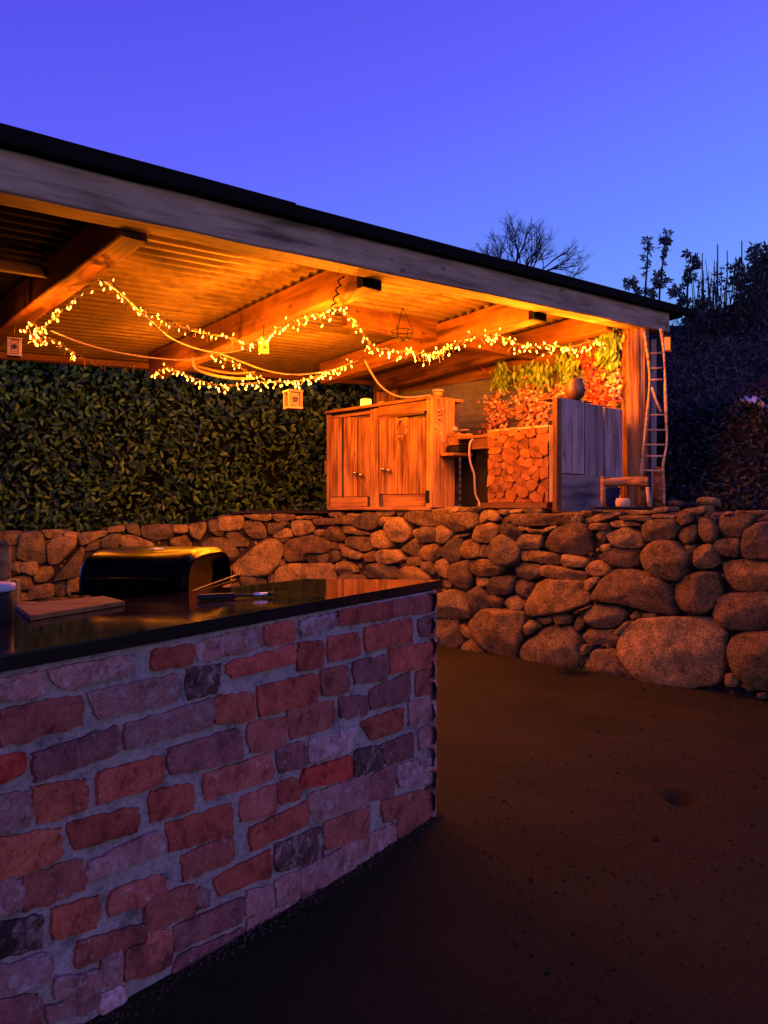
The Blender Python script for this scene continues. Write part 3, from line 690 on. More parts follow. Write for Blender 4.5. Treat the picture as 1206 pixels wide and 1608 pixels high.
# dark edge trim
def trim(x0, yt0, yb0, x1, yt1, yb1, w=.05):
    a = P(x0, yb0, fasD(x0)-.0)-Bd*.03; b = P(x1, yb1, fasD(x1))-Bd*.03
    h = .5*((yb0-yt0)*fasD(x0)+(yb1-yt1)*fasD(x1))/F
    beam('edge_trim', a, b, w, h, M_felt_shade, shelter, .006, .002, 10)
trim(458, 323, 346, 1086, 489, 500)
a = P(458, 346, fasD(458))-Bd*.03; b = P(0, 231, fasD(0))-Bd*.03; b = b+(b-a)*.5
beam('edge_trim', a+ZV*.001, b, .055, .083, M_felt_shade, shelter, .006, .002, 10)
# right hand verge board
a = P(1088, 497, fasD(1060)); 
v0 = plan(.2, -.03); v0.z = roofz(v0)-.03; v1 = plan(.2, 3.9); v1.z = roofz(v1)-.03
beam('verge_board', v0, v1, .03, .075, M_felt_shade, shelter)
# trunks
def trunk(px, D, wpx, ytop, name='post', base=None, label=None):
    c = P(px, 800, D); z0 = 1.15; zt_ = H+(HY-ytop)*D/F; r = wpx*D/F/2; n = 72; nz = 40
    vs = []; fs = []; org = Vector((c.x, c.y, z0)); s = random.random()*20
    for j in range(nz+1):
        t = j/nz; z = (zt_-z0)*t
        for i in range(n):
            a = 2*math.pi*i/n
            rr = r*(1+.10*noise.noise(Vector((math.cos(a)*3.5+s, math.sin(a)*3.5, z*.8)))+.09*noise.noise(Vector((math.cos(a)*11, math.sin(a)*11+s, z*1.6)))+.05*noise.noise(Vector((math.cos(a)*26, math.sin(a)*26+s, z*2.5)))+.12*max(0, .12-t)/.12)
            sq = 1/max(abs(math.cos(a)), abs(math.sin(a)))**.35
            vs.append(Vector((math.cos(a)*rr*sq*.95, math.sin(a)*rr*sq*.95, z)))
    for j in range(nz):
        for i in range(n): q = j*n+i; w_ = j*n+(i+1) % n; fs.append((q, w_, w_+n, q+n))
    fs.append(tuple(nz*n+i for i in range(n)))
    # local X must be the grain: store with rotated frame
    R = Matrix(((0, 0, 1), (0, 1, 0), (-1, 0, 0)))
    Ri = R.inverted()
    me = mesh(name, [R @ v for v in vs], fs, True)
    mw = Matrix.Translation(org) @ Ri.to_4x4()
    o = link(name, me, M_trunk, shelter, mw)
    if label: o['label'] = label
    return o
trunk(996, 7.28, 41, 512, label='thick hewn trunk post beside the rustic ladder')
trunk(606, 9.55, 38, 560, label='thick hewn trunk post behind the cabinet')
# grey square post behind the ladder
pz = P(1025, 800, 7.5); 
obox('post', Vector((pz.x, pz.y, 1.2+.85)), ZV, Vector((0, 1, 0)), Vector((-1, 0, 0)), (1.75, .06, .055), M_grey, shelter)['label'] = 'narrow grey post behind the ladder'
# posts out of the picture that carry the left bays
for s in (-7.4,):
    for r in (.07, 3.6):
        p = plan(s, r); zt_ = roofz(p)-.2 if r > 1 else f0.z+kz*s
        obox('post', Vector((p.x, p.y, zt_/2)), ZV, A, Bd, (zt_, .15, .15), M_old, shelter)
p = plan(-4.6, 3.6); zt_ = roofz(p)-.17
# ---- gable wall
g0 = P(975, 800, gabD(975)); g1 = P(612, 800, gabD(612)); gd = (g1-g0); gd.z = 0; gL = gd.length; gd.normalize(); gn = Vector((-gd.y, gd.x, 0))
if gn.y > 0: gn = -gn
def gw(u, z, d=0): v = Vector((g0.x, g0.y, 0))+gd*u+gn*d; v.z = z; return v
def gpx(x, y):
    p = P(x, y, gabD(x)); return ((p-g0).xy.dot(gd.xy), p.z)
gable = root('gable_wall', Vector((g0.x, g0.y, 1.2)), 'end wall of boards over corrugated metal sheets behind the bar', 'wall')
zb = 2.42
# upper boards follow the two seams read off the photograph
u_a, z_a = gpx(643, 617); u_b, z_b = gpx(775, 596)
for k, (za, hb) in enumerate(((z_b+.02, .15), (z_b+.175, .15), (z_b+.33, .14), (z_b+.475, .14))):
    obox('board', gw(gL/2, za+hb/2, .012), gd, gn, ZV, (gL-.02, .022, hb), M_wall, gable, .004, .002, 8)
def corr_wall(u0, u1, z0, z1, d):
    period = .076; nz = int((z1-z0)/period*8); vs = []; fs = []; org = gw((u0+u1)/2, (z0+z1)/2)
    for j in range(nz+1):
        z = z0+(z1-z0)*j/nz
        for k in range(5):
            u = u0+(u1-u0)*k/4
            vs.append(gw(u, z+.008*math.sin(u*3), d+.011*math.cos(2*math.pi*z/period)+.01*noise.noise(Vector((u*2, z*2, 0))))-org)
    for j in range(nz):
        for k in range(4): a = j*5+k; fs.append((a, a+1, a+6, a+5))
    link('metal_sheet', mesh('metal_sheet', vs, fs, True), M_corr, gable, Matrix.Translation(org))
corr_wall(.0, 1.25, 1.2, z_b+.03, -.012); corr_wall(1.2, gL, 1.2, z_b+.02, -.008)

# ================================================================== CABINET
class Plane:
    def __init__(s, O, u, n):
        s.O = Vector((O.x, O.y, 0)); s.u = u.normalized(); s.n = n
    def px(s, x, y):
        c = (x-CX)/F      # X = c D ; (O + t u): O.x+t ux = c (O.y + t uy)
        t = (c*s.O.y-s.O.x)/(s.u.x-c*s.u.y); p = s.O+s.u*t
        return t, H+(HY-y)*p.y/F
    def w(s, t, z, d=0): v = s.O+s.u*t+s.n*d; v.z = z; return v
    def panel(s, name, x0, y0, x1, y1, d0, d1, mat, parent, grain='v', bev=.003, slope=None):
        """px box: y0 top at mid x, y1 bottom"""
        t0, _ = s.px(x0, 700); t1, _ = s.px(x1, 700); xm = (x0+x1)/2
        _, za = s.px(xm, y0); _, zb_ = s.px(xm, y1)
        L = abs(t1-t0); h = za-zb_; c = s.w((t0+t1)/2, (za+zb_)/2, (d0+d1)/2); th_ = abs(d1-d0)
        if grain == 'v': return obox(name, c, ZV, s.u, ZV.cross(s.u), (h, L, th_), mat, parent, bev, .0015, 4)
        return obox(name, c, s.u, s.n, s.u.cross(s.n), (L, th_, h), mat, parent, bev, .0015, 4)
cR = P(678, 797, 7.3); cL = P(514, 801, 8.5)
cu = Vector((cR.x-cL.x, cR.y-cL.y, 0)); cW = cu.length; cu.normalize(); cn = Vector((cu.y, -cu.x, 0))
if cn.y > 0: cn = -cn
CP = Plane(cR, -cu, cn)           # t grows to the left/back
zc0 = H-.012; zc1 = H+(HY-623)*7.3/F
cab = root('wooden_cabinet', Vector((cR.x, cR.y, zc0)), 'rustic two door plank cabinet with brass knobs standing on the stone wall', 'cabinet')
depth = .42
cback = -depth
# carcass
mid = CP.w(cW/2, (zc0+zc1)/2, cback/2-.03)
obox('carcass', mid, cu, cn, ZV, (cW-.05, depth-.08, zc1-zc0-.05), M_dark, cab)
obox('top_board', CP.w(cW/2, zc1-.006, cback/2+.01), cu, cn, ZV, (cW+.03, depth+.05, .03), M_cab, cab)
CP.panel('side_rail', 514, 652, 519, 798, -.02, .012, M_cab, cab)
CP.panel('plinth', 515, 796, 677, 801, -.03, .016, M_cab, cab, 'h')
CP.panel('stile', 582.5, 642, 594, 799, -.02, .010, M_cab, cab)
CP.panel('stile', 670, 626, 679, 797, -.02, .012, M_cab, cab)
CP.panel('header_board', 594.5, 634, 669.5, 654.5, -.02, .010, M_cab, cab, 'h')
CP.panel('top_rail', 519.5, 649.5, 582, 654, -.02, .010, M_cab, cab, 'h')
door = CP.panel('door', 519.5, 655, 581.5, 796, -.03, -.008, M_dark, cab)
door['label'] = 'left hand door with a wide dark gap between planks'
for a_, b_2 in ((520, 530), (530, 536.5), (540, 551), (551, 561), (563, 572), (572, 581.5)):
    pl = CP.panel('plank', a_+.35, 655.5-(a_-550)*.0, b_2-.35, 780, -.006, random.uniform(.004, .009), M_cab, door)
CP.panel('door_rail', 520, 781, 577, 796, -.006, .014, M_cab, door, 'h')
door2 = CP.panel('door', 596, 656, 669, 796, -.03, -.008, M_dark, cab)
door2['label'] = 'right hand door hung with a small twisted wreath'
xs_ = [596, 608, 624, 641, 657, 669]
for a_, b_2 in zip(xs_, xs_[1:]):
    CP.panel('plank', a_+.35, 656, b_2-.35, 776, -.006, random.uniform(.004, .009), M_cab, door2)
CP.panel('door_rail', 603, 777, 669, 796, -.006, .015, M_cab, door2, 'h')
def knob(x, y, par):
    t, z = CP.px(x, y); c = CP.w(t, z, .045)
    bm = bmesh.new(); bmesh.ops.create_uvsphere(bm, u_segments=14, v_segments=9, radius=.025)
    me = bpy.data.meshes.new('knob'); bm.to_mesh(me); bm.free()
    for p in me.polygons: p.use_smooth = True
    k = link('knob', me, M_knob, par, Matrix.Translation(c))
    tube('spindle', [CP.w(t, z, .0), CP.w(t, z, .03)], .008, M_knob, k)
M_knob = simple('polished_brass', (.55, .36, .2), .25, .5, .9)
for x, y, dd in ((562, 743, door), (571, 746, door), (606, 737, door2), (615, 739, door2)): knob(x, y, dd)
CP.panel('hinge', 670, 770, 676, 790, .012, .018, M_plast, cab); CP.panel('hinge', 667, 645, 672, 652, .012, .018, M_plast, cab)
# side face + letters
SPl = Plane(CP.w(0, 0, 0), A, -cu*-1)
sn = cu.copy()
SPl = Plane(CP.w(0, 0, .0), -cn, cu)
def side_panel(x0, y0, x1, y1, d0, d1, mat, g='v', name='side_board'): return SPl.panel(name, x0, y0, x1, y1, d0, d1, mat, cab, g)
side_panel(679.5, 627, 695, 797, .0, .02, M_cab); side_panel(695.5, 629, 712, 797, .0, .018, M_cab)
def stroke(x0, y0, x1, y1, par, r=.0055):
    t0, z0 = SPl.px(x0, y0); t1, z1 = SPl.px(x1, y1)
    return [SPl.w(t0, z0, .032), SPl.w(t1, z1, .032)], r
def letter(name, segs, label):
    vs, fs = [], []
    for s_ in segs:
        (p, r) = stroke(*s_, None); tube_data(p, r, 6, vs, fs)
    c = sum(vs, Vector())/len(vs)
    o = link(name, mesh(name, [v-c for v in vs], fs, True), M_stick, cab, Matrix.Translation(c)); o['label'] = label
letter('letter', [(683.5, 641, 683.5, 649), (692, 640, 692, 648), (683.5, 645, 692, 644)], 'pale raised letter H on the cabinet side')
letter('letter', [(683, 651, 683, 663), (683, 651, 692, 650.5), (692, 650.5, 692, 656), (692, 656, 683, 657), (686, 657, 692, 663)], 'pale raised letter R on the cabinet side')
SPl.panel('shelf', 688, 713, 718, 717.5, .02, .20, M_cab, cab, 'h')
# small board at the left
CP.panel('side_shelf', 504, 723, 513, 744, -.12, -.05, M_cab, cab)
# wreath on the right door
def torus_pts(cx, cy, rx, ry, pl, d, n=22, wob=1.0):
    r = []
    for i in range(n+1):
        a = 2*math.pi*i/n; t, z = pl.px(cx+rx*math.cos(a)*(1-.25*math.sin(a)), cy-ry*math.sin(a))
        r.append(pl.w(t, z, d+.006*math.sin(a*5)))
    return r
wt = CP.px(632, 678)
wre = root('wreath', CP.w(wt[0], wt[1], .02), 'small teardrop wreath of twisted twigs hanging on the right cabinet door', 'wreath')
tube('ring', torus_pts(633, 672, 8, 14, CP, .022), .007, M_stick, wre); tube('ring', torus_pts(633, 673, 7, 13, CP, .03), .006, M_cab, wre)
vs, fs = [], []
for k in range(9):
    t, z = CP.px(630+random.uniform(-4, 8), 688+random.uniform(-4, 5)); a = CP.w(t, z, .04); tube_data([a, a+Vector((random.uniform(-.03, .03), -.01, random.uniform(-.03, .03)))], .008, 5, vs, fs)
link('bow', mesh('bow', vs, fs), M_cab, wre)

# things on top of the cabinet
def cabtop(x, y_depth): t, _ = CP.px(x, 640); return CP.w(t, zc1+.011, y_depth)
c = cabtop(561, -.12)
cj = root('candle_jar', c, 'lit yellow candle jar on top of the cabinet near its left end', 'candle')
lathe('glass', [(.055, 0), (.06, .02), (.06, .085), (.056, .09)], c, M_candle, cj)
lathe('lid', [(.03, .0), (.03, .012)], c+ZV*.092, M_cab, cj)
c = cabtop(572, -.16)
tag(lathe('tea_light', [(.03, 0), (.034, .05), (.03, .05)], c+Vector((.06, -.03, 0)), M_amber), 'short amber tea light cup just right of the candle jar', 'candle')
c = cabtop(676, -.10)
jar = root('preserve_jar', c, 'small squat jar with a pale lid on the cabinet top at its right corner', 'jar')
lathe('jar_body', [(.04, 0), (.046, .02), (.046, .035), (.04, .045)], c, M_cab, jar)
lathe('lid', [(.058, .046), (.06, .052), (.058, .066), (.03, .07)], c, M_cable, jar)

# ================================================================== BAR FRONT ALONG THE WALL EDGE
bu = Vector((.954, -1, 0)).normalized(); bnv = Vector((-bu.y, bu.x, 0))
if bnv.y > 0: bnv = -bnv
w800 = P(800, 790, wallD(800)+.14)
BP = Plane(w800, bu, bnv)
bar = root('log_slice_panel', BP.w(0, 1.27), 'bar front panel covered with irregular sawn log slices', 'bar panel')
BP.panel('backing_board', 766, 672, 868, 792, -.05, -.012, M_dark, bar)
BP.panel('edge_board', 862.5, 668, 870, 788, -.05, .004, M_grey, bar)['label'] = 'pale bluish edge board on the right side'
BP.panel('top_strip', 766, 671.5, 862, 675, -.07, .01, M_stick, bar, 'h')
# voronoi slices
x0, x1 = 768, 862
pts = []
tries = 0
while len(pts) < 66 and tries < 20000:
    tries += 1; p = (random.uniform(x0, x1), random.uniform(672, 790))
    if all((p[0]-q[0])**2+(p[1]-q[1])**2 > (7.5 if tries % 3 == 0 else 12)**2 for q in pts): pts.append(p)
def clip_poly(poly, mx, my, nx_, ny_):
    r = []
    for i in range(len(poly)):
        a, b = poly[i], poly[(i+1) % len(poly)]
        da = (a[0]-mx)*nx_+(a[1]-my)*ny_; db = (b[0]-mx)*nx_+(b[1]-my)*ny_
        if da <= 0: r.append(a)
        if da*db < 0: t = da/(da-db); r.append((a[0]+(b[0]-a[0])*t, a[1]+(b[1]-a[1])*t))
    return r
for k, p in enumerate(pts):
    ytop = 679-(p[0]-766)*.135; poly = [(x0-1, ytop), (x1, ytop), (x1, 789), (x0-1, 789)]
    for q in pts:
        if q is p: continue
        dx, dy = q[0]-p[0], q[1]-p[1]; L = math.hypot(dx, dy)
        if L > 45: continue
        poly = clip_poly(poly, p[0]+dx/2-dx/L*.05, p[1]+dy/2-dy/L*.05, dx/L, dy/L)
        if len(poly) < 3: break
    if len(poly) < 3: continue
    poly = resample(poly, 10); thk = random.uniform(.004, .022)
    cx = sum(a[0] for a in poly)/10; cy = sum(a[1] for a in poly)/10
    t, z = BP.px(cx, cy); org = BP.w(t, z); vs = []
    tl = random.uniform(-.14, .14), random.uniform(-.14, .14)
    for (sc_, d) in ((1, -.012), (1, thk-.003), (.97, thk)):
        for a in poly:
            t, z = BP.px(cx+(a[0]-cx)*sc_+.5*noise.noise(Vector((a[0], a[1], 0))), cy+(a[1]-cy)*sc_); v = BP.w(t, z, d)-org
            if d > 0: v += BP.n*(v.dot(BP.u)*tl[0]+v.z*tl[1])
            vs.append(v)
    fs = [(r*10+i, r*10+(i+1) % 10, (r+1)*10+(i+1) % 10, (r+1)*10+i) for r in (0, 1) for i in range(10)]+[tuple(20+i for i in range(10))]
    link('log_slice', mesh('log_slice', vs, fs), M_slice, bar, Matrix.Translation(org))
# lower ledge
lg = BP.px(808, 795)
led = BP.panel('timber_ledge', 756, 789.5, 866, 798, -.05, .07, M_raf, None, 'h')
tag(led, 'square timber ledge lying on the wall under the log slice panel', 'timber')
# counter between cabinet and panel
tbl = root('bar_table', BP.w(BP.px(745, 790)[0], 1.26, -.2), 'narrow bar table in the gap between the cabinet and the log slice panel', 'table')
BP.panel('apron_board', 738, 688, 767.5, 704.5, -.05, -.02, M_raf, tbl, 'h')
BP.panel('tabletop', 716, 683.5, 767.5, 688, -.42, -.01, M_raf, tbl, 'h')
BP.panel('gap_shade_panel', 694, 702, 776, 797, -.30, -.28, M_plast, tbl)  # added black sheet, stands in for shade in the empty gap under the table
for xx in (719, 763): BP.panel('leg', xx-2, 688, xx+2, 796, -.40, -.36, M_dark, tbl)
tube_p = [P(742, 690, 6.85), P(738, 696, 6.78), P(737, 712, 6.76), P(739, 728, 6.76), P(744.5, 745, 6.76), P(745.5, 762, 6.76), P(747, 777, 6.76), P(752, 788, 6.74), P(753, 796, 6.70)]
tag(tube('power_cable', catmull(tube_p), .009, M_cable), 'white power cable hanging in front of the dark gap beside the cabinet', 'cable')
# clutter on the table
pb_ = SPl.px(703, 690)
plb = SPl.panel('planter_box', 699, 682, 722, 701, .03, .17, M_cab, None, 'h'); tag(plb, 'small wooden planter box on the shelf at the cabinet side', 'box')
plt = SPl.panel('black_tray', 697, 702.5, 722, 711, .03, .19, M_plast, None, 'h'); tag(plt, 'black tray under the small wooden planter box', 'tray')
sp_ = [P(684, 673, 7.25), P(688, 672, 7.2), P(692, 681, 7.18), P(696, 694, 7.18)]
tag(tube('garden_shears', catmull(sp_), .008, M_stick), 'pale bent twig hook hanging by the planter box', 'hook').name = 'twig_hook'
c = P(728, 681, 7.0); tag(lathe('food_bowl', [(.02, 0), (.05, .02), (.055, .035), (.05, .035), (.02, .012)], c, M_pot), 'orange brown bowl on the bar table next to the planter box', 'bowl')
c = P(714, 674, 7.25); tag(lathe('white_ball_ornament', [(.008, -.027), (.022, -.017), (.028, 0), (.022, .017), (.008, .027)], c, M_cable), 'white ball ornament at the corner of the cabinet side', 'ornament')
# corner post and grey return boards
cornP = P(873.5, 800, 6.40)
RP = Plane(cornP, A, Vector((A.y, -A.x, 0)))
barR = root('grey_board_screen', Vector((cornP.x, cornP.y, 1.27)), 'screen of wide weathered grey boards at the right end of the bar', 'board screen')
BP2 = Plane(cornP, bu, bnv)
BP2.panel('corner_post', 869.5, 625, 877, 801, -.05, .02, M_raf, barR)
RP.panel('board', 880, 628, 915.5, 744, -.02, .012, M_grey, barR)
RP.panel('board', 917.5, 635, 946, 748, -.02, .008, M_grey, barR)
RP.panel('board', 948, 641.5, 976, 751, -.02, .012, M_grey, barR)
RP.panel('board', 878, 746, 945, 803, -.025, .004, M_grey, barR, 'h')['label'] = 'horizontal board across the foot'
RP.panel('backing_frame', 880, 640, 976, 800, -.06, -.03, M_dark, barR)
# pot on the boards
pc_ = P(903, 628, 6.62)
pot = root('bronze_pot', pc_, 'round brown metal pot on top of the grey board screen', 'pot')
lathe('pot_body', [(.045, 0), (.075, .03), (.088, .08), (.08, .13), (.062, .16), (.07, .175), (.06, .17), (.05, .12)], pc_, M_pot, pot, 22)
hp = [pc_+Vector((.055*math.cos(a)+.07, 0, .12+.04*math.sin(a))) for a in [(-1.4+.35*i) for i in range(9)]]
tube('handle', hp, .007, M_pot, pot)
# shelf plank that carries the pot
RP.panel('cap_board', 880, 627, 930, 629.5, -.2, .0, M_raf, barR, 'h')

# ================================================================== LADDER
LD = 6.98
lad = root('rustic_ladder', P(1026, 792, LD), 'crooked ladder of thin branches leaning on the shelter end post', 'ladder')
def lp(x, y): return P(x, y, LD-(795-y)*.0003+.0)
left = [lp(*q) for q in ((1012, 520), (1019, 570), (1020, 605), (1017, 645), (1013, 683), (1009, 720), (1007, 752), (1007, 794))]
right = [lp(*q) for q in ((1038, 516), (1042, 550), (1044, 584), (1045, 620), (1046, 659), (1047, 695), (1041, 731), (1042, 765), (1043, 794))]
tube('rail', catmull(left), lambda t: .0125+.003*math.sin(t*17), M_stick, lad, 8); tube('rail', catmull(right), lambda t: .0125+.003*math.cos(t*15), M_stick, lad, 8)
for xl, xr, y, dy in ((1017, 1042, 555, -2), (1020, 1043, 578, -1), (1020, 1045, 596, -1), (1017, 1046, 651, 0), (1015, 1046, 675, 0), (1012, 1046, 698, 0), (1009, 1043, 716, 0), (1008, 1042, 738, 1)):
    tube('rung', [lp(xl-1, y), lp((xl+xr)/2, y+dy*.5+.6), lp(xr+1, y+dy)], .0095, M_stick, lad)
tube('rung', [lp(1023, 608), lp(1030, 628), lp(1038, 647)], .012, M_stick, lad)['label'] = 'broken rung hanging diagonally'

# log bench with bucket and mug
LB = 6.3
lb = root('log_trestle', P(980, 797, LB), 'low trestle made of one thick log on short branch legs', 'trestle')
tube('log', catmull([P(944, 757, LB), P(962, 757, LB), P(985, 756, LB), P(1000, 756, LB-.05), P(1018, 757, LB-.08)]), lambda t: .030+.012*t, M_trunk, lb, 12)
tube('leg', [P(947, 748, LB), P(947, 775, LB), P(948, 800, LB)], .022, M_trunk, lb, 8)
tube('leg', [P(1008, 762, LB), P(1007, 780, LB), P(1007, 799, LB)], .028, M_trunk, lb, 8)
tube('leg', [P(1017, 765, LB-.1), P(1018, 780, LB-.1), P(1021, 799, LB-.1)], .016, M_stick, lb, 8)
tr = obox('serving_tray', P(979, 798, 6.05), Vector((1, 0, 0)), Vector((0, 1, 0)), ZV, (.50, .16, .022), M_plast); tag(tr, 'flat black tray lying on the wall edge under the log trestle', 'tray')
c = P(978, 797, 6.1)
mug = root('wooden_mug', c, 'short round wooden mug standing under the log trestle', 'mug')
lathe('mug_body', [(.045, 0), (.055, .015), (.057, .05), (.048, .074), (.04, .074), (.042, .03)], c, M_stick, mug, 18)
c = P(958, 797, 6.45)
bk = root('blue_bucket', c, 'dark blue bucket in the shade beneath the log trestle', 'bucket')
lathe('bucket_body', [(.06, 0), (.085, .16), (.088, .165), (.08, .16), (.055, .01)], c, M_bucket, bk, 20)
# short stump by the ladder
c = P(1034, 797, 7.1); tag(lathe('stump', [(.055, 0), (.05, .2), (.05, .36), (.045, .37)], c, M_trunk, None, 14, None, .01), 'narrow upright stump behind the foot of the ladder', 'stump')
# amber lantern on the beam end
ac = P(1047, 540, 7.25)
am = root('amber_lantern', ac, 'narrow amber lantern hanging from the right end of the roof beam', 'lantern')
obox('pane', ac, ZV, Vector((1, 0, 0)), Vector((0, 1, 0)), (.12, .05, .06), M_amber, am); obox('cap', ac+ZV*.07, ZV, Vector((1, 0, 0)), Vector((0, 1, 0)), (.02, .07, .07), M_plast, am)
obox('foot', ac-ZV*.068, ZV, Vector((1, 0, 0)), Vector((0, 1, 0)), (.014, .07, .07), M_cab, am)
tube('hanger', [ac+ZV*.07, ac+ZV*.17], .004, M_plast, am)

# ================================================================== LEAF TOOLS
def leaf_mesh(L, wd, fold=.25, bend=.15):
    v = [(0, 0, 0), (L*.3, wd*.46, fold*wd*.5), (L*.3, -wd*.46, fold*wd*.5), (L*.34, 0, 0), (L*.7, wd*.36, fold*wd*.4-bend*L*.4), (L*.7, -wd*.36, fold*wd*.4-bend*L*.4), (L*.7, 0, -bend*L*.45), (L, 0, -bend*L)]
    f = [(0, 1, 3), (0, 3, 2), (1, 4, 6, 3), (3, 6, 5, 2), (4, 7, 6), (6, 7, 5)]
    return [Vector(a) for a in v], f
def rand_rot(front, spread, droop=.0):
    """matrix: leaf X points outwards-ish/down, Z (face) towards front with spread"""
    zf = (front+Vector((random.gauss(0, spread), random.gauss(0, spread), random.gauss(0, spread)))).normalized()
    xd = Vector((random.gauss(0, 1), random.gauss(0, 1), random.gauss(-droop, 1)))
    xd = (xd-zf*xd.dot(zf)).normalized(); yd = zf.cross(xd)
    return Matrix((xd, yd, zf)).transposed()
def leaves(specs, proto):
    vs = []; fs = []; pv, pf = proto
    for (p, R, s) in specs:
        b = len(vs); vs.extend([p+(R @ q)*s for q in pv]); fs.extend([tuple(b+i for i in f) for f in pf])
    return vs, fs
M_laurel = leaf_mat('laurel_leaf', [(0, (.012, .028, .002)), (.35, (.03, .072, .003)), (.7, (.065, .135, .005)), (.9, (.11, .21, .008)), (1, (.18, .28, .012))], .45, .1, .3)
M_ivyd = leaf_mat('bank_ivy_leaf', [(0, (.003, .007, .004)), (.6, (.007, .014, .008)), (.93, (.018, .026, .018)), (1, (.06, .07, .06))], .6)
M_green = leaf_mat('garland_green_leaf', [(0, (.07, .14, .01)), (.5, (.18, .30, .02)), (1, (.36, .50, .05))], .5)
M_orange = leaf_mat('garland_orange_leaf', [(0, (.30, .06, .02)), (.35, (.50, .17, .07)), (.7, (.66, .32, .16)), (1, (.80, .50, .30))], .6)
M_red = leaf_mat('garland_red_leaf', [(0, (.30, .02, .015)), (.6, (.58, .06, .03)), (1, (.70, .22, .10))], .6)
M_sil = leaf_mat('dark_tree_leaf', [(0, (.012, .016, .008)), (1, (.035, .04, .018))], .6)
M_twig = simple('dark_twig', (.035, .028, .022), .9, .1)
M_dry = leaf_mat('dry_scrub', [(0, (.03, .018, .012)), (.6, (.07, .042, .03)), (.92, (.12, .08, .06)), (1, (.24, .18, .14))], .8)
M_grass = leaf_mat('grass_blade', [(0, (.03, .04, .01)), (1, (.12, .12, .03))], .6)

# ================================================================== HEDGE
def hedD(x): return {True: 0}.get(False, 0) or (9.0+.0021*max(0, x+0) if x > -200 else 8.7)
hp0 = P(-260, 800, 8.75); hp1 = P(640, 800, 10.35)
hu = (hp1-hp0); hu.z = 0; hL = hu.length; hu.normalize(); hn = Vector((hu.y, -hu.x, 0))
if hn.y > 0: hn = -hn
hedge = root('laurel_hedge', Vector((hp0.x, hp0.y, .95)).lerp(Vector((hp1.x, hp1.y, .95)), .5), 'tall clipped evergreen laurel hedge behind the stone wall', 'hedge')
def hw(u, z, d): v = Vector((hp0.x, hp0.y, 0))+hu*u+hn*d; v.z = z; return v
hz0, hz1 = .9, H+2.05
nu_, nz_ = 60, 24; vs = []; fs = []
for layer in (0, 1):
    for i in range(nu_+1):
        for j in range(nz_+1):
            u = hL*i/nu_; z = hz0+(hz1-hz0)*j/nz_
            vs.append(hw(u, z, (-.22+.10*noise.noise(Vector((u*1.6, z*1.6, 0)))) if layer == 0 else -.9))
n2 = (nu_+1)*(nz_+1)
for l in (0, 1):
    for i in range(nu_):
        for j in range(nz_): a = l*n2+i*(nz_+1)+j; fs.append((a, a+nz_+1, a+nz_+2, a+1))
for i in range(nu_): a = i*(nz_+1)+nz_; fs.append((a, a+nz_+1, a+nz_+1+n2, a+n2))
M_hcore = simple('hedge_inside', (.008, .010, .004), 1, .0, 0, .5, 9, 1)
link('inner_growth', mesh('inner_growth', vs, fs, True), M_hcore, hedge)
LV = leaf_mesh(.100, .048)
specs = []
for k in range(11000):
    u = random.uniform(0, hL); z = random.uniform(hz0+.02, hz1)
    n_s = noise.noise(Vector((u*1.9, z*1.9, 4)))
    d = .17*n_s+random.uniform(-.22, .07)
    if noise.noise(Vector((u*3.1, z*3.1, 9))) < -.30 and random.random() < .75: d -= .12
    specs.append((hw(u, z, d), rand_rot((hn+ZV*.35).normalized(), .55, .5), random.uniform(.6, 1.15), d))
specs.sort(key=lambda s: -s[3])
vs, fs = leaves([s[:3] for s in specs[300:]], LV)
tag(link('foliage', mesh('foliage', vs, fs), M_laurel, hedge), kind='stuff')
lme = mesh('leaf', LV[0], LV[1]); lme.materials.append(M_laurel)
for (p, R, s, d) in specs[:300]:
    link('leaf', lme, None, hedge, Matrix.Translation(p) @ R.to_4x4() @ Matrix.Scale(s, 4))

# ================================================================== BANK GROWTH, TREES
def onbank(x, D):
    X = (x-CX)/F*D; return Vector((X, D, terr_z(X, D)))
specs = []; specd = []
for k in range(15000):
    x = random.uniform(1020, 1300); D = random.uniform(6.6, 11.5); p = onbank(x, D)
    s_ = p.x*A.x+p.y*A.y
    if s_ < 7.05: continue
    R = rand_rot(Vector((-.4, -1, .6)).normalized(), .7)
    if s_ < 8.0: specs.append((p+Vector((0, 0, random.uniform(0, .10))), R, random.uniform(.35, .8)))
    elif random.random() < .6: specd.append((p+Vector((0, 0, random.uniform(0, .12))), R, random.uniform(.3, .8)))
vs, fs = leaves(specs, LV); tag(link('bank_ivy', mesh('bank_ivy', vs, fs), M_ivyd), 'dark ivy and low growth covering the steep foot of the bank', 'ivy', kind='stuff')
GB = ([Vector((0, .006, 0)), Vector((0, -.006, 0)), Vector((.16, .004, .02)), Vector((.16, -.004, .02)), Vector((.30, 0, -.02))], [(0, 1, 3, 2), (2, 3, 4)])
for k in range(3500):
    x = random.uniform(1035, 1300); D = random.uniform(7.8, 12.5); p = onbank(x, D)
    if p.x*A.x+p.y*A.y < 7.9: continue
    xd = Vector((random.gauss(0, .5), random.gauss(-.2, .4), random.uniform(.1, 1))).normalized(); zf = xd.cross(Vector((random.random(), .5, random.random()))).normalized(); yd = zf.cross(xd)
    specd.append((p, Matrix((xd, yd, zf)).transposed(), random.uniform(.4, 1.1)))
v1, f1_ = leaves([s for s in specd if s[2] > 0][:6000], LV)
tag(link('dry_scrub', mesh('dry_scrub', v1, f1_), M_dry), 'dead leaves and low scrub over the upper slope of the bank', 'scrub', kind='stuff')
v1, f1_ = leaves(specd[-3200:], GB)
tag(link('dead_grass', mesh('dead_grass', v1, f1_), M_dry), 'thin dead grass stalks on the upper slope of the bank', 'grass', kind='stuff')
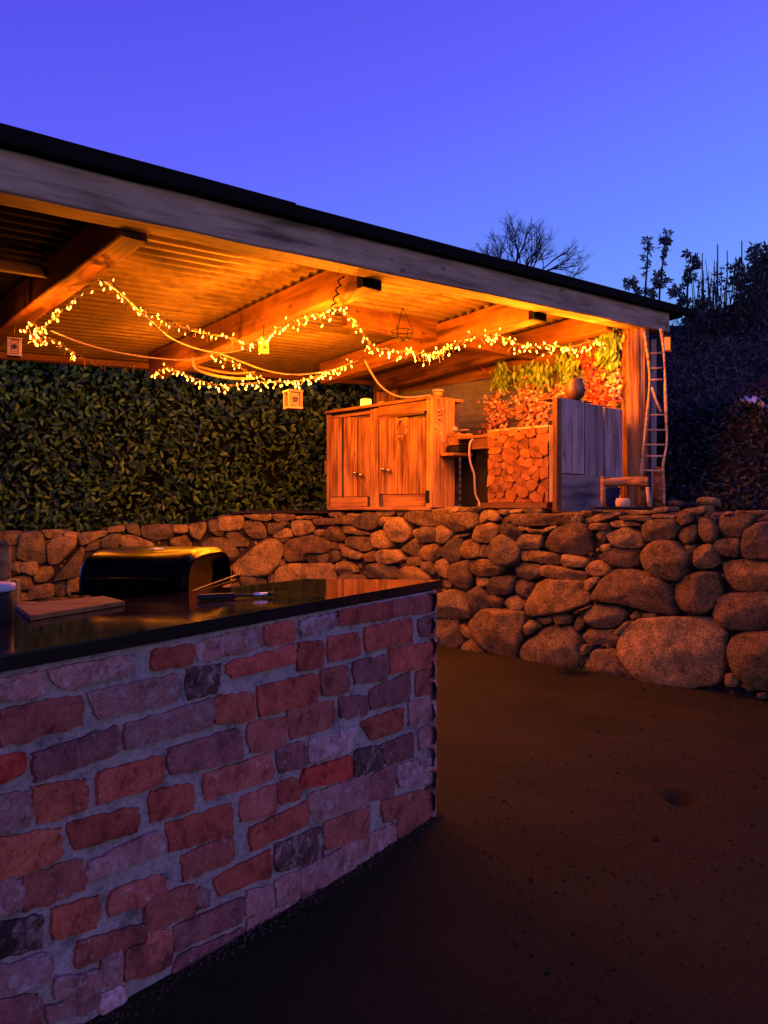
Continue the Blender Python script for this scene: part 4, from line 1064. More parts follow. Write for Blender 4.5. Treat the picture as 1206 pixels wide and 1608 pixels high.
# cloth on the bank
rp = onbank(1182, 8.1); n = 14; vs = []; fs = []
def bankhit(x, y):
    D = 6.8
    while D < 14:
        p = P(x, y, D)
        if terr_z(p.x, p.y) > p.z: return p
        D += .02
    return P(x, y, 8)
tgt = bankhit(1183, 645)-Vector((0, .08, -.05))
for j in range(n+1):
    for i in range(2*n+1):
        s, t = i/(2*n)-.5, j/n-.5
        ww = .36*(1-.5*abs(s)*1.2)
        z = .05*noise.noise(Vector((s*6, t*5, 2)))+.035*noise.noise(Vector((s*14, t*12, 5)))+.05*math.exp(-((s+.05)/.12)**2)
        vs.append(tgt+Vector((s*.30, t*.12, z-.10*s)))
for j in range(n):
    for i in range(2*n): a = j*(2*n+1)+i; fs.append((a, a+1, a+2*n+2, a+2*n+1))
tag(link('cloth', mesh('cloth', vs, fs, True), M_rag), 'crumpled pale blue cloth lying on the bank at the right edge', 'cloth')
# rocks at bank foot
for (x, y, D, r, lab) in ((1061, 790, 7.0, .05, 'small grey rock at the bank foot near the ladder'), (1112, 787, 6.8, .07, 'larger grey rock half buried at the foot of the bank')):
    c = P(x, y, D); bm = bmesh.new(); bmesh.ops.create_icosphere(bm, subdivisions=2, radius=r)
    for v in bm.verts: v.co = Vector((v.co.x*1.5, v.co.y, v.co.z*.7))+noise.noise_vector(v.co*12)*.015
    me = bpy.data.meshes.new('rock'); bm.to_mesh(me); bm.free(); tag(link('rock', me, M_stone, None, Matrix.Translation(c)), lab, 'rock')
# bare tree behind the roof
def branch(vs, fs, p, d, L, r, lvl, up=.25, spread=.55, shrink=.72):
    n = 4; pts_ = [p]; q = p.copy(); dd = d.copy()
    for i in range(n):
        dd = (dd+Vector((random.gauss(0, .12), random.gauss(0, .12), random.gauss(0, .08)+up*.12))).normalized(); q = q+dd*L/n; pts_.append(q.copy())
    tube_data(pts_, lambda t: r*(1-.45*t), 5 if lvl > 2 else 4, vs, fs, False)
    if lvl == 0: return
    for k in range(3 if lvl > 1 else 3):
        i = random.choice((2, 3, 4)) if k else 4
        nd = (dd+Vector((random.gauss(0, spread), random.gauss(0, spread), random.gauss(0, spread*.6)+up))).normalized()
        branch(vs, fs, pts_[i], nd, L*shrink*random.uniform(.8, 1.15), r*.6, lvl-1, up, spread, shrink)
random.seed(5)
tb_ = P(812, 640, 14); tb_.z = 2.2
tree = root('bare_tree', tb_, 'leafless tree whose fine twigs rise behind the roof', 'tree')
topz = P(812, 445, 14).z
vs, fs = [], []
tube_data([tb_, Vector((tb_.x+.05, tb_.y, (tb_.z+topz)/2)), Vector((tb_.x, tb_.y, topz-.05))], lambda t: .08*(1-.45*t), 8, vs, fs)
link('trunk', mesh('trunk', vs, fs, True), M_twig, tree)
vs, fs = [], []
for k in range(7):
    branch(vs, fs, Vector((tb_.x, tb_.y, topz-.2)), Vector((-.75+.25*k, random.uniform(-.2, .2), .75)).normalized(), .46, .028, 5, .10, .40, .74)
branch(vs, fs, Vector((tb_.x+.25, tb_.y, topz-.35)), Vector((1, 0, .28)).normalized(), .6, .02, 4, .1, .35)
branch(vs, fs, Vector((tb_.x-.1, tb_.y, topz-.3)), Vector((-.9, 0, .6)).normalized(), .5, .02, 4, .1, .35)
link('crown', mesh('crown', vs, fs), M_twig, tree)
# leafy saplings
PALM = []
def palm_leaf(sz):
    vs = [Vector((0, 0, 0))]; fs = []
    tips = [(-1.7, .62), (-.85, .85), (0, 1.0), (.85, .85), (1.7, .62)]
    for a, l in tips:
        b = len(vs)
        for (aa, ll) in ((a-.36, l*.62), (a, l), (a+.36, l*.62)): vs.append(Vector((math.cos(aa)*ll*sz, math.sin(aa)*ll*sz, -.12*ll*sz)))
        fs.append((0, b, b+1, b+2))
    return vs, fs
PL = palm_leaf(.115)
def sapling(name, label, D, stem, clusters, group=None):
    base = P(stem[0][0], stem[0][1], D); r = root(name, base, label, 'sapling', group)
    pts_ = [P(x, y, D) for x, y in stem]; tube('stem', catmull(pts_, 4), lambda t: .016*(1-.6*t), M_twig, r)
    sp = []
    for (x, y, rx, ry, n_) in clusters:
        for k in range(n_):
            a = random.random()*6.28; q = random.random()**.6
            sp.append((P(x+rx*q*math.cos(a), y+ry*q*math.sin(a), D+random.uniform(-.15, .15)), rand_rot(Vector((0, -.7, .5)), .9), random.uniform(.5, .9)))
    vs, fs = leaves(sp, PL); tag(link('crown', mesh('crown', vs, fs), M_sil, r), kind='stuff')
sapling('sapling', 'tall sapling with the higher of the two leafy tips above the roof end', 9.5, [(1036, 620), (1035, 480), (1040, 420), (1046, 362)], [(1046, 374, 7, 13, 16), (1043, 390, 6, 7, 6), (1036, 440, 12, 13, 22), (1042, 408, 2, 12, 3)])
sapling('sapling', 'sapling with a narrow leafy tip left of the tallest one', 9.5, [(1010, 620), (1013, 470), (1016, 420), (1018, 374)], [(1018, 385, 8, 12, 15), (1016, 404, 5, 8, 5), (1015, 425, 3, 14, 6), (1017, 463, 11, 11, 16)])
sapling('sapling', 'lowest leafy shoot just above the roof end on the left', 9.5, [(1004, 620), (1003, 480), (996, 455), (988, 438)], [(990, 443, 10, 9, 16), (1000, 455, 7, 9, 8)])
sapling('sapling', 'bushy sapling standing right of the roof end', 9.3, [(1084, 620), (1079, 470), (1084, 430), (1092, 402)], [(1092, 415, 11, 13, 24), (1084, 436, 11, 10, 18), (1060, 456, 12, 9, 16), (1076, 472, 12, 9, 18), (1097, 480, 16, 12, 22), (1079, 396, 3, 8, 3)])
# bare upright canes
vs, fs = [], []
cb = P(1150, 640, 10.5)
canes = root('cane_thicket', cb, 'thicket of thin bare upright canes on the bank top', 'shrub')
random.seed(8)
for (x, yt, w_) in [(1103, 397, 1.7), (1127, 384, 2.1), (1122, 408, 1.4), (1142, 393, 1.7), (1165, 378, 2.1), (1105, 425, 1.5), (1133, 420, 1.3)]:
    tube_data([P(x-3, 520, 10.5), P(x-1, 470, 10.5), P(x, 430 if yt < 425 else 450, 10.5), P(x, yt, 10.5)], lambda t: w_*.0075*(1-.5*t), 5, vs, fs)
for k in range(95):
    x = random.uniform(1085, 1206); yt = random.uniform(410, 470) - (x-1085)*.12; x2 = x+random.uniform(-12, 12); d = random.uniform(10, 11)
    tube_data([P(x, 520, d), P((x+x2)/2+random.uniform(-5, 5), (520+yt)/2, d), P(x2, yt, d)], lambda t: .009*(1-.6*t), 4, vs, fs, False)
link('canes', mesh('canes', vs, fs), M_twig, canes)
sp = []
for k in range(800):
    x = random.uniform(1095, 1215); y = random.uniform(405, 520)
    if y < 395+abs(1175-x)*.6: continue
    sp.append((P(x, y, random.uniform(10, 11.2)), rand_rot(Vector((0, -1, .3)), .8), random.uniform(.3, .75)))
vs, fs = leaves(sp, LV); tag(link('foliage', mesh('foliage', vs, fs), M_sil, canes), kind='stuff')
# dark bush at the right edge
bb = P(1230, 640, 11); bush = root('dark_bush', bb, 'big dark evergreen bush rising at the right edge of the bank', 'bush')
vs, fs = [], []
for k in range(7): branch(vs, fs, P(1225+random.uniform(-15, 25), 540, 11), Vector((random.uniform(-.6, .5), 0, 1)).normalized(), .5, .035, 2, .2, .4)
link('trunk', mesh('trunk', vs, fs), M_twig, bush)
sp = []
for (x, y, rx, ry, n_) in ((1205, 445, 35, 38, 1500), (1180, 490, 35, 32, 1100), (1235, 420, 35, 40, 900), (1240, 500, 50, 50, 900), (1195, 400, 22, 18, 260), (1150, 505, 40, 18, 600), (1160, 432, 14, 22, 160), (1105, 500, 30, 14, 420)):
    for k in range(n_):
        a = random.random()*6.28; q = random.random()**.5; d = 11+random.uniform(-.5, .5)
        sp.append((P(x+rx*q*math.cos(a), y+ry*q*math.sin(a), d), rand_rot(Vector((0, -1, .4)), .8), random.uniform(.5, 1.0)))
vs, fs = leaves(sp, LV); tag(link('crown', mesh('crown', vs, fs), M_sil, bush), kind='stuff')
# grass tuft at wall foot
gp = P(893, 1044, 6.0); sp = []
for k in range(160):
    xd = Vector((random.gauss(0, .35), random.gauss(-.2, .3), 1)).normalized(); zf = xd.cross(Vector((random.random(), 1, .2))).normalized()
    sp.append((Vector((gp.x+random.gauss(0, .07), gp.y+random.gauss(0, .05), 0)), Matrix((xd, zf.cross(xd), zf)).transposed(), random.uniform(.3, .65)))
vs, fs = leaves(sp, GB); tag(link('grass_tuft', mesh('grass_tuft', vs, fs), M_grass), 'small grass tuft growing at the foot of the stone wall', 'grass', kind='stuff')

# ================================================================== GARLANDS
random.seed(21)
LG = leaf_mesh(.085, .030); LO = leaf_mesh(.046, .034)
def garland(label, greens, colours, mat):
    x, y = (greens or colours)[0][:2]; D = gabD(x)-.12; rt = root('leaf_garland', P(x, y, D), label, 'garland', 'artificial leaf garlands on the end wall')
    st = []
    if greens and colours:
        tube('stem', catmull([P(greens[0][0], greens[0][1]-greens[0][3], D), P(greens[0][0]+3, (greens[0][1]+colours[0][1])/2, D), P(colours[0][0], colours[0][1]+colours[0][3]*.7, D)]), .006, M_twig, rt)
    for nm, lst, proto, mm in (('green_leaves', greens, LG, M_green), ('coloured_leaves', colours, LO, mat)):
        sp = []
        for (cx, cy, rx, ry, n_) in lst:
            for k in range(int(n_*2.2)):
                a = random.random()*6.28; q = random.random()**.55*(1.5 if random.random() < .28 else 1)*(.75+.5*noise.noise(Vector((a*1.3, cx, cy)))+.15); x = cx+rx*q*math.cos(a); y = cy+ry*q*math.sin(a)
                xd = Vector((random.gauss(0, .45), random.gauss(-.1, .3), -1)).normalized() if nm == 'green_leaves' else Vector((random.gauss(0, 1), random.gauss(-.3, .5), random.gauss(-.3, .8))).normalized()
                zf = Vector((random.gauss(-.2, .4), -1, random.gauss(.4, .3))); zf = (zf-xd*xd.dot(zf)).normalized()
                sp.append((P(x, y, gabD(max(640, min(975, x)))-.05-random.random()*.2), Matrix((xd, zf.cross(xd), zf)).transposed(), random.uniform(.6, 1.15)))
        if sp: vs, fs = leaves(sp, proto); tag(link(nm, mesh(nm, vs, fs), mm, rt), kind='stuff')
garland('garland with dull green top and pink leaves, leftmost above the bar table', [(786, 590, 12, 22, 90)], [(780, 652, 20, 38, 190), (768, 690, 12, 10, 30)], M_orange)
garland('full garland with broad green fronds over orange leaves above the log slices', [(838, 585, 26, 20, 130)], [(835, 640, 28, 42, 330)], M_orange)
garland('garland with yellow green fronds left of the bronze pot', [(890, 570, 16, 30, 110)], [(884, 622, 16, 22, 80)], M_orange)
garland('garland of bright red leaves right of the bronze pot', [], [(922, 560, 14, 22, 90), (938, 610, 16, 32, 180)], M_red)
garland('garland with the brightest green fronds beside the trunk post', [(955, 545, 22, 34, 170)], [(965, 610, 12, 30, 100)], M_orange)
# wall heart
hc = P(764, 574, gabD(764)-.06)
hrt = root('twig_heart', hc, 'red twig heart fixed to the boards left of the garlands', 'ornament')
hpts = []
for i in range(25):
    a = 2*math.pi*i/24; hx = 16*math.sin(a)**3; hz = 13*math.cos(a)-5*math.cos(2*a)-2*math.cos(3*a)-math.cos(4*a); hpts.append(hc+Vector((hx*.0055, 0, hz*.0055)))
tube('frame', hpts, .008, M_red, hrt)
for k in range(5): tube('twig', [hc+Vector((-.06+.03*k, 0, .05)), hc+Vector((.01*(k-2), -.01, -.06))], .005, M_cab, hrt)

# ================================================================== FAIRY LIGHTS
cnt = [0]
random.seed(3)
bv = []; bf = []
for (r, z) in ((.003, -.014), (.0062, -.0085), (.0072, .0), (.005, .0085), (.002, .014)):
    for i in range(8): a = i*math.pi/4; bv.append((r*math.cos(a), r*math.sin(a), z))
for j in range(4):
    for i in range(8): a = j*8+i; b = j*8+(i+1) % 8; bf.append((a, b, b+8, a+8))
bf.append(tuple(range(8))[::-1]); bf.append(tuple(32+i for i in range(8)))
bme = mesh('bulb', bv, bf, True); bme.materials.append(M_bulb)
def strand(label, ctrl, lit, watt=1.0, drop=9, spread=7, dark=0):
    """ctrl: (x,y,D); lit: list of (t0,t1,count) stretches with glowing bulbs"""
    pts_ = catmull([P(*c) for c in ctrl], 10); mid = pts_[len(pts_)//2]
    rt = root('fairy_light_string', mid, label, 'string lights', 'warm fairy light strings under the roof')
    vs, fs = [], []
    wob = [p+Vector((random.gauss(0, .006), random.gauss(0, .006), random.gauss(0, .006))) for p in pts_]
    tube_data(wob, .0035, 5, vs, fs)
    tube_data([p+Vector((.010*math.sin(i*1.9), .010*math.cos(i*1.9), .008)) for i, p in enumerate(pts_)], .003, 4, vs, fs)
    def at(t):
        f = t*(len(pts_)-1); i = min(int(f), len(pts_)-2); return pts_[i].lerp(pts_[i+1], f-i)
    for (t0, t1, n_) in lit:
        n_ = int(n_*1.25)
        for k in range(n_):
            t = t0+(t1-t0)*(k+random.random())/n_; p = at(t); D = p.y; s = D/F
            q = p+Vector((random.gauss(0, spread*.5)*s, random.gauss(0, .03), random.gauss(-drop*.45, drop*.6)*s))
            tube_data([p, (p+q)/2+Vector((0, 0, -.004)), q+ZV*.012], .0018, 3, vs, fs, False)
            R = Matrix.Rotation(random.uniform(-.7, .7), 4, 'Y') @ Matrix.Rotation(random.uniform(-.7, .7), 4, 'X')
            link('bulb', bme, None, rt, Matrix.Translation(q) @ R @ Matrix.Scale(random.uniform(.6, 1.0)*(D/6.0)**.35, 4))
            cnt[0] += 1
            if cnt[0] % 4 == 1:      # light given off by the neighbouring bulbs of the string
                ld = bpy.data.lights.new('bulb_light', 'POINT'); ld.energy = LAMP_WATT*watt; ld.color = LAMP_COL; ld.shadow_soft_size = 0.0
                lo = bpy.data.objects.new('bulb_light', ld); COL.objects.link(lo); lo.parent = rt; lo.location = q-mid-ZV*.03
    for k in range(dark):
        t = random.random(); p = at(t); s = p.y/F; q = p+Vector((random.gauss(0, 6)*s, random.gauss(0, .03), random.uniform(-17, 2)*s))
        tube_data([p, q], .0022, 3, vs, fs, False)
    link('wire', mesh('wire', vs, fs), M_wire, rt)
strand('string climbing the underside of the nearest lit rafter from the left', [(58, 532, 5.0), (72, 512, 4.95), (95, 492, 4.75), (120, 468, 4.6), (150, 440, 4.35)], [(0, .35, 9), (.35, .8, 10), (.85, 1, 1)], drop=9, spread=12, dark=8, watt=0.3)
strand('string gathered in the bright tangle at the far left under the rafter', [(40, 520, 4.95), (50, 508, 4.9), (62, 520, 4.95), (52, 528, 5.0), (70, 540, 5.0)], [(0, 1, 14)], drop=6, dark=8, watt=0.3)
strand('string sagging from the left cluster down over the hedge side', [(60, 528, 4.8), (95, 540, 4.9), (125, 560, 5.1), (165, 572, 5.3), (215, 572, 5.5)], [(0, .45, 8)], dark=34, watt=0.25)
strand('string from the nearest rafter down to the middle junction', [(152, 436, 4.2), (185, 455, 4.4), (210, 480, 4.6), (240, 495, 4.8), (275, 508, 5.0), (315, 522, 5.3), (345, 528, 5.5)], [(0, .5, 13), (.5, 1, 12)], dark=36, watt=0.6)
strand('string along the foot of the second rafter up to the coiled cable', [(345, 526, 5.5), (390, 538, 5.6), (420, 528, 5.5), (450, 508, 5.4), (478, 496, 5.3), (505, 492, 5.2), (530, 484, 5.1)], [(0, .35, 14), (.35, 1, 24)], dark=14)
strand('string falling from the coiled cable towards the cabinet', [(530, 484, 5.1), (548, 496, 5.4), (562, 512, 5.7), (575, 532, 6.0), (590, 546, 6.2), (612, 550, 6.4)], [(0, 1, 20)], dark=16, watt=1.5)
strand('string sagging in front of the tie beam above the cabinet', [(608, 552, 6.4), (640, 552, 6.4), (670, 556, 6.3), (690, 552, 6.3), (716, 538, 6.2)], [(0, .75, 24), (.8, 1, 9)], dark=34, watt=1.25)
strand('string under the third rafter between the tie beam and the garlands', [(716, 538, 6.2), (740, 530, 6.2), (762, 526, 6.2), (785, 528, 6.3), (812, 540, 6.5), (838, 545, 6.7)], [(0, .3, 6), (.35, 1, 27)], dark=10, watt=1.35)
strand('string reaching across to the brightest garland by the trunk post', [(838, 545, 6.7), (860, 542, 6.8), (882, 546, 6.9), (905, 543, 6.9), (928, 536, 6.9), (950, 538, 6.8)], [(0, .7, 20), (.7, 1, 10)], dark=6, watt=1.6)
strand('lowest string sagging in front of the hedge top, left half', [(240, 590, 6.6), (262, 578, 6.6), (290, 588, 6.6), (320, 600, 6.6), (350, 606, 6.7), (385, 603, 6.8)], [(0, .3, 11), (.3, 1, 27)], drop=6, watt=0.5)
strand('lowest string sagging in front of the hedge top, right half', [(385, 603, 6.8), (420, 600, 6.8), (455, 600, 6.9), (490, 594, 7.0), (525, 582, 7.1), (552, 570, 7.2)], [(0, 1, 50)], drop=7, watt=1.2)
strand('short string crossing between the upper and the lowest strings', [(330, 552, 5.9), (350, 562, 6.0), (370, 572, 6.2), (392, 586, 6.4), (415, 596, 6.7)], [(0, 1, 14)], dark=0)

def cable(label, ctrl, r=.006, mat=M_cable): return tag(tube('cable', catmull([P(*c) for c in ctrl], 8), r, mat), label, 'cable')
cable('pale cable sagging low from the left cluster to the junction', [(80, 520, 4.8), (115, 534, 4.9), (160, 548, 5.1), (210, 558, 5.3), (260, 564, 5.5), (300, 565, 5.7), (325, 560, 5.8), (340, 552, 5.8)])
cable('pale cable swinging down from the nearest rafter top', [(163, 440, 4.2), (200, 470, 4.5), (240, 508, 4.8), (270, 532, 5.1), (310, 548, 5.5), (350, 554, 5.8), (385, 548, 5.9)])
cable('pale cable curving right under the rafter ends', [(345, 554, 5.9), (380, 568, 6.2), (420, 582, 6.6), (465, 588, 6.8), (515, 582, 7.0), (562, 566, 7.2)], .007)
cable('pale cable looping down onto the cabinet top', [(573, 565, 7.2), (582, 583, 7.2), (596, 604, 7.2), (614, 618, 7.2), (635, 624, 7.2), (662, 622.5, 7.25), (676, 620, 7.3)], .009)
# coiled dark cable
cp = []
for i in range(40):
    t = i/39; cp.append(P(538-16*t+4*math.sin(t*26), 432+56*t+2*math.cos(t*26), 4.95))
tag(tube('coiled_cable', cp, .0055, M_plast), 'dark coiled cable hanging beneath the fascia by the second rafter', 'cable')
# lanterns
def lantern(name, x, y, D, w, h, label, mat=M_stick, hang=.18, glow=None):
    c = P(x, y, D); s = D/F; W_, H_ = w*s, h*s
    r = root(name, c, label, 'lantern')
    R = Matrix.Rotation(.5, 3, 'Z'); ax, ay = R @ Vector((1, 0, 0)), R @ Vector((0, 1, 0)); t = W_*.11; ww = W_*.72
    obox('roof', c+ZV*(H_/2), ax, ay, ZV, (ww*1.12, ww*1.12, t), mat, r, .002); obox('floor', c-ZV*(H_/2), ax, ay, ZV, (ww*1.08, ww*1.08, t), mat, r, .002)
    for a, b in ((-1, -1), (-1, 1), (1, -1), (1, 1)): obox('corner_post', c+ax*(a*(ww-t)/2)+ay*(b*(ww-t)/2), ZV, ax, ZV.cross(ax), (H_-t, t*1.3, t*1.3), mat, r, .001)
    obox('panel', c-ay*(ww/2-t*.6), ax, ay, ZV, (ww*.55, t*.4, H_*.75), mat if glow is None else glow, r, .001)
    obox('inner_panel', c+ay*(ww/2-t*.9), ax, ay, ZV, (ww*.75, t*.4, H_*.8), M_dark, r, .001)
    if glow is None:
        lathe('hole_ring', [(ww*.17, -.003), (ww*.2, 0), (ww*.17, .003), (ww*.13, 0)], c, M_dark, r, 14, Matrix.Translation(c-ay*(ww/2-.001)) @ Matrix((ax, ZV, -ay)).transposed().to_4x4())
    tube('hanger', [c+ZV*(H_/2), c+ZV*(H_/2+hang)], .003, M_plast, r)
lantern('box_lantern', 460, 628, 6.6, 31, 26, 'small square wooden lantern hanging under the lowest lights before the hedge')
lantern('box_lantern', 22, 546, 4.75, 27, 26, 'small wooden lantern hanging at the far left under the nearest rafter', hang=.12)
lantern('box_lantern', 414, 546, 5.7, 17, 19, 'smallest pale wooden lantern hanging under the middle of the strings', hang=.12)
# wire lantern
wc = P(632, 526, 6.3); wl = root('wire_basket', wc, 'dark wire hanging basket in front of the third rafter', 'basket')
for rr, zz in ((.09, .03), (.075, -.01), (.04, -.045)):
    tube('hoop', [wc+Vector((rr*math.cos(a*math.pi/8), rr*math.sin(a*math.pi/8), zz)) for a in range(17)], .004, M_plast, wl)
for k in range(6):
    a = k*math.pi/3; tube('rib', [wc+Vector((.09*math.cos(a), .09*math.sin(a), .03)), wc+Vector((.075*math.cos(a), .075*math.sin(a), -.01)), wc+Vector((.04*math.cos(a), .04*math.sin(a), -.045))], .0035, M_plast, wl)
for k in range(3):
    a = k*2.09; tube('hanger', [wc+Vector((.09*math.cos(a), .09*math.sin(a), .03)), wc+ZV*.22], .0025, M_plast, wl)
# small wooden bracket shelf in the back corner over the hedge
fr_ = root('swing_frame', P(325, 578, 6.4), 'pale bent wooden frame hanging under the roof before the hedge', 'frame')
tube('bent_rail', catmull([P(302, 562, 6.4), P(306, 578, 6.4), P(330, 588, 6.4), P(365, 594, 6.5), P(400, 594, 6.5)]), .012, M_stick, fr_)
tube('bent_rail', catmull([P(302, 572, 6.6), P(330, 580, 6.6), P(365, 586, 6.6), P(400, 584, 6.6)]), .009, M_stick, fr_)
tube('hanger', [P(302, 562, 6.4), P(300, 540, 6.4)], .004, M_wire, fr_)

# ================================================================== BARBECUE
bo = Vector((-.745, 2.90, ZS-.008)); ax = Vector((-.993, .115, 0)).normalized(); ay = Vector((-ax.y, ax.x, 0))
if ay.y < 0: ay = -ay
bbq = root('barbecue', Vector((bo.x, bo.y, 0))+ax*.25+ay*.3, 'black barbecue with closed rounded lid standing behind the counter', 'barbecue')
Lb = .44; Wb = .56; Hb = .155
def prof(k, n):   # front vertical, rounded shoulders
    a = math.pi*k/n; c_, s_2 = math.cos(a), math.sin(a)
    return (.5*Wb-math.copysign(abs(c_)**.55, c_)*.5*Wb, abs(s_2)**.62*Hb)
nP = 28; stations = [(0.0, .86), (.006, .93), (.02, .985), (.045, 1.0), (Lb-.045, 1.0), (Lb-.02, .985), (Lb-.006, .93), (Lb, .86)]
vs = []; fs = []
for (u, s_3) in stations:
    for k in range(nP+1):
        y, z = prof(k, nP); y = Wb/2+(y-Wb/2)*(1-(1-s_3)*.6); z = z*s_3
        vs.append(ax*u+ay*y+ZV*z)
m_ = nP+1
for i in range(len(stations)-1):
    for k in range(nP): a = i*m_+k; fs.append((a, a+1, a+1+m_, a+m_))
fs.append(tuple(range(m_))); fs.append(tuple((len(stations)-1)*m_+k for k in range(m_))[::-1])
lid = link('lid', mesh('lid', vs, fs, True), M_black, bbq, Matrix.Translation(bo))
# rim, body, legs
cB = bo+ax*(Lb/2)+ay*(Wb/2)
obox('rim', cB-ZV*.008, ax, ay, ZV, (Lb+.03, Wb+.03, .012), M_black, bbq, .003)
obox('firebox', cB-ZV*.13, ax, ay, ZV, (Lb-.02, Wb-.04, .22), M_black, bbq, .03)
for a in (-1, 1):
    for b in (-1, 1): 
        q = cB+ax*(a*(Lb/2-.05))+ay*(b*(Wb/2-.06)); hgt = q.z-.24
        obox('leg', Vector((q.x, q.y, hgt/2)), ZV, ax, ZV.cross(ax), (hgt, .03, .03), M_plast, bbq)
hdl = [bo+ax*(.06)+ay*(-.02)+ZV*.05, bo+ax*.06+ay*(-.05)+ZV*.05, bo+ax*(Lb-.06)+ay*(-.05)+ZV*.05, bo+ax*(Lb-.06)+ay*(-.02)+ZV*.05]
tube('handle', hdl, .009, M_black, lid)
lp_ = [bo-ax*.018+ay*(-.01)+ZV*.004, bo-ax*.020+ay*.2+ZV*.010, bo-ax*.022+ay*.44+ZV*.016, bo-ax*.03+ay*(Wb+.02)+ZV*.02]
tube('side_rail', catmull(lp_), .0035, M_pot, bbq)
# emblem on the lid top
em = bo+ax*(.20)+ay*(.20)+ZV*(Hb-.001)
vs, fs = [], []
for (a, b) in (((-.03, 0), (.0, -.02)), ((0, -.02), (.03, 0)), ((-.02, .01), (.02, .01)), ((0, -.02), (0, .012))):
    tube_data([em+ax*a[0]+ay*a[1], em+ax*b[0]+ay*b[1]], .0025, 5, vs, fs)
link('emblem', mesh('emblem', vs, fs), M_silv, lid)

# board, tool, tin and chair at the left
qs = [slabp(x, y, ZS) for x, y in ((23, 957), (163, 943), (196, 951.5), (47, 976))]
bm = bmesh.new(); t_ = [bm.verts.new(q+ZV*.016) for q in qs]; b_v = [bm.verts.new(q+ZV*.001) for q in qs]
bm.faces.new(t_); bm.faces.new(b_v[::-1])
for i in range(4): bm.faces.new((t_[i], b_v[i], b_v[(i+1) % 4], t_[(i+1) % 4]))
bmesh.ops.recalc_face_normals(bm, faces=bm.faces); bmesh.ops.bevel(bm, geom=bm.edges[:], offset=.002, segments=1, affect='EDGES')
me = bpy.data.meshes.new('chopping_board'); bm.to_mesh(me); bm.free()
tag(link('chopping_board', me, M_raf), 'thin reddish wooden board lying on the counter left of the barbecue', 'board')
def ct(x, y, up=.0): return slabp(x, y, ZS)+ZV*up
tool = root('barbecue_tool', ct(370, 941), 'long barbecue tool with black handle and silver end on the countertop', 'tool')
a, b = ct(310, 944, .012), ct(371, 941, .012); obox('handle', (a+b)/2, (b-a).normalized(), ZV.cross((b-a).normalized()), ZV, ((b-a).length, .028, .020), M_plast, tool, .006)
tube('shaft', [b-(b-a).normalized()*.006, ct(399, 939.5, .012)], .0045, M_plast, tool)
tube('silver_end', [ct(398, 939.5, .013), ct(420, 938.5, .013)], .0065, M_silv, tool, 10); tube('tip', [ct(420, 938.5, .013), ct(428, 938, .012)], .007, M_plast, tool, 8)
c = ct(-10, 978)
tin = root('storage_tin', c, 'dark storage tin with a pale lid at the left end of the countertop', 'tin')
lathe('tin_body', [(.046, 0), (.050, .004), (.050, .082), (.047, .086)], c, M_plast, tin, 24); lathe('lid', [(.053, .087), (.055, .092), (.055, .104), (.05, .108)], c, simple('pale_grey_lid', (.30, .29, .33), .5), tin, 24)
chD = 2.9
ch = root('garden_chair', Vector((P(20, 900, chD).x, chD, 0)), 'orange brown wooden garden chair partly seen behind the counter at the left edge', 'chair')
def vert(x, y0, y1, D, wpx, nm):
    a, b = P(x, y0, D), P(x, y1, D); 
    return obox(nm, (a+b)/2, ZV, Vector((1, 0, 0)), Vector((0, 1, 0)), ((a-b).length, wpx*D/F, .035), M_cab, ch)
q = P(8, 915, chD); s_ = chD/F
lathe('finial', [(6*s_, 0), (9*s_, 4*s_), (7*s_, 14*s_), (9*s_, 24*s_), (9*s_, 42*s_), (6*s_, 50*s_), (8*s_, 58*s_), (7*s_, 64*s_), (3*s_, 67*s_)], Vector((q.x, q.y, q.z)), M_cab, ch, 16)
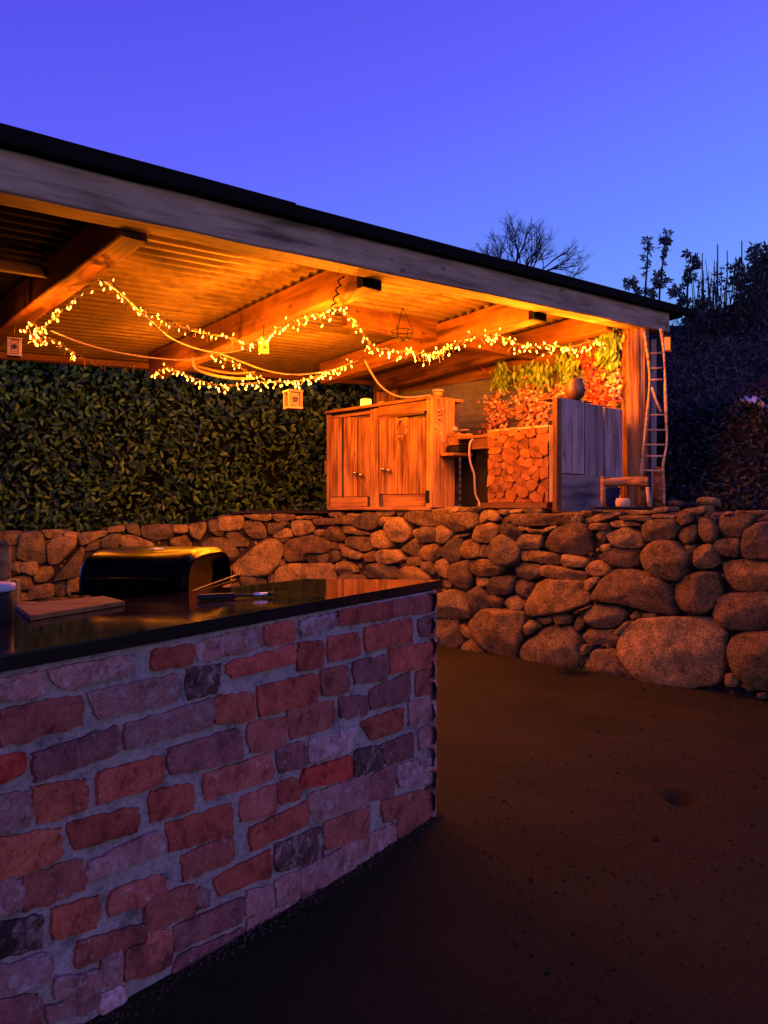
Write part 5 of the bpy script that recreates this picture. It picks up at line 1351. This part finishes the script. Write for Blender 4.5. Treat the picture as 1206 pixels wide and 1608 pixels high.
a = P(8, 916, chD); obox('leg', Vector((a.x, a.y, a.z/2)), ZV, Vector((1, 0, 0)), Vector((0, 1, 0)), (a.z, .04, .04), M_cab, ch)
a = P(24, 910, chD); obox('leg', Vector((a.x, a.y, a.z/2)), ZV, Vector((1, 0, 0)), Vector((0, 1, 0)), (a.z, .028, .035), M_cab, ch)
a, b = P(-120, 914, chD), P(20, 914, chD); obox('arm_rest', (a+b)/2, Vector((1, 0, 0)), Vector((0, 1, 0)), ZV, ((a-b).length, .09, .022), M_cab, ch)
a, b = P(-120, 951, chD), P(56, 951, chD); obox('seat_rail', (a+b)/2, Vector((1, 0, 0)), Vector((0, 1, 0)), ZV, ((a-b).length, .05, .025), M_cab, ch)
for xx in (-115, 50): 
    a = P(xx, 951, chD+.02); obox('leg', Vector((a.x, a.y, a.z/2)), ZV, Vector((1, 0, 0)), Vector((0, 1, 0)), (a.z, .04, .03), M_cab, ch)

# ================================================================== PEBBLES ON THE GROUND
random.seed(77)
vs = []; fs = []
for k in range(5200):
    y = random.uniform(1.2, 6.8); x = random.uniform(-.3, 3.6)
    if x < .30-.66*(3.26-y) or x < .34: continue
    if x > 1.09-.954*(y-6.68)-.05: continue
    r = random.uniform(.0018, .006)*(2.2 if random.random() < .03 else 1); p = Vector((x, y, ground_z(x, y)+r*.2)); b = len(vs)
    mx = Matrix.Rotation(random.random()*6, 3, Vector((random.random(), random.random(), .7)).normalized())
    for q in ((1, 0, 0), (-1, 0, 0), (0, 1, 0), (0, -1, 0), (0, 0, 1), (0, 0, -1)): vs.append(p+mx @ Vector((q[0]*r*1.4, q[1]*r, q[2]*r*.7)))
    for f in ((0, 2, 4), (2, 1, 4), (1, 3, 4), (3, 0, 4), (2, 0, 5), (1, 2, 5), (3, 1, 5), (0, 3, 5)): fs.append(tuple(b+i for i in f))
M_peb = simple('pebble', (.030, .022, .010), .95, .05, 0, .6, 60, 0)
tag(link('pebbles', mesh('pebbles', vs, fs), M_peb), 'fine grit and small pebbles scattered over the dark yard', 'pebbles', kind='stuff')
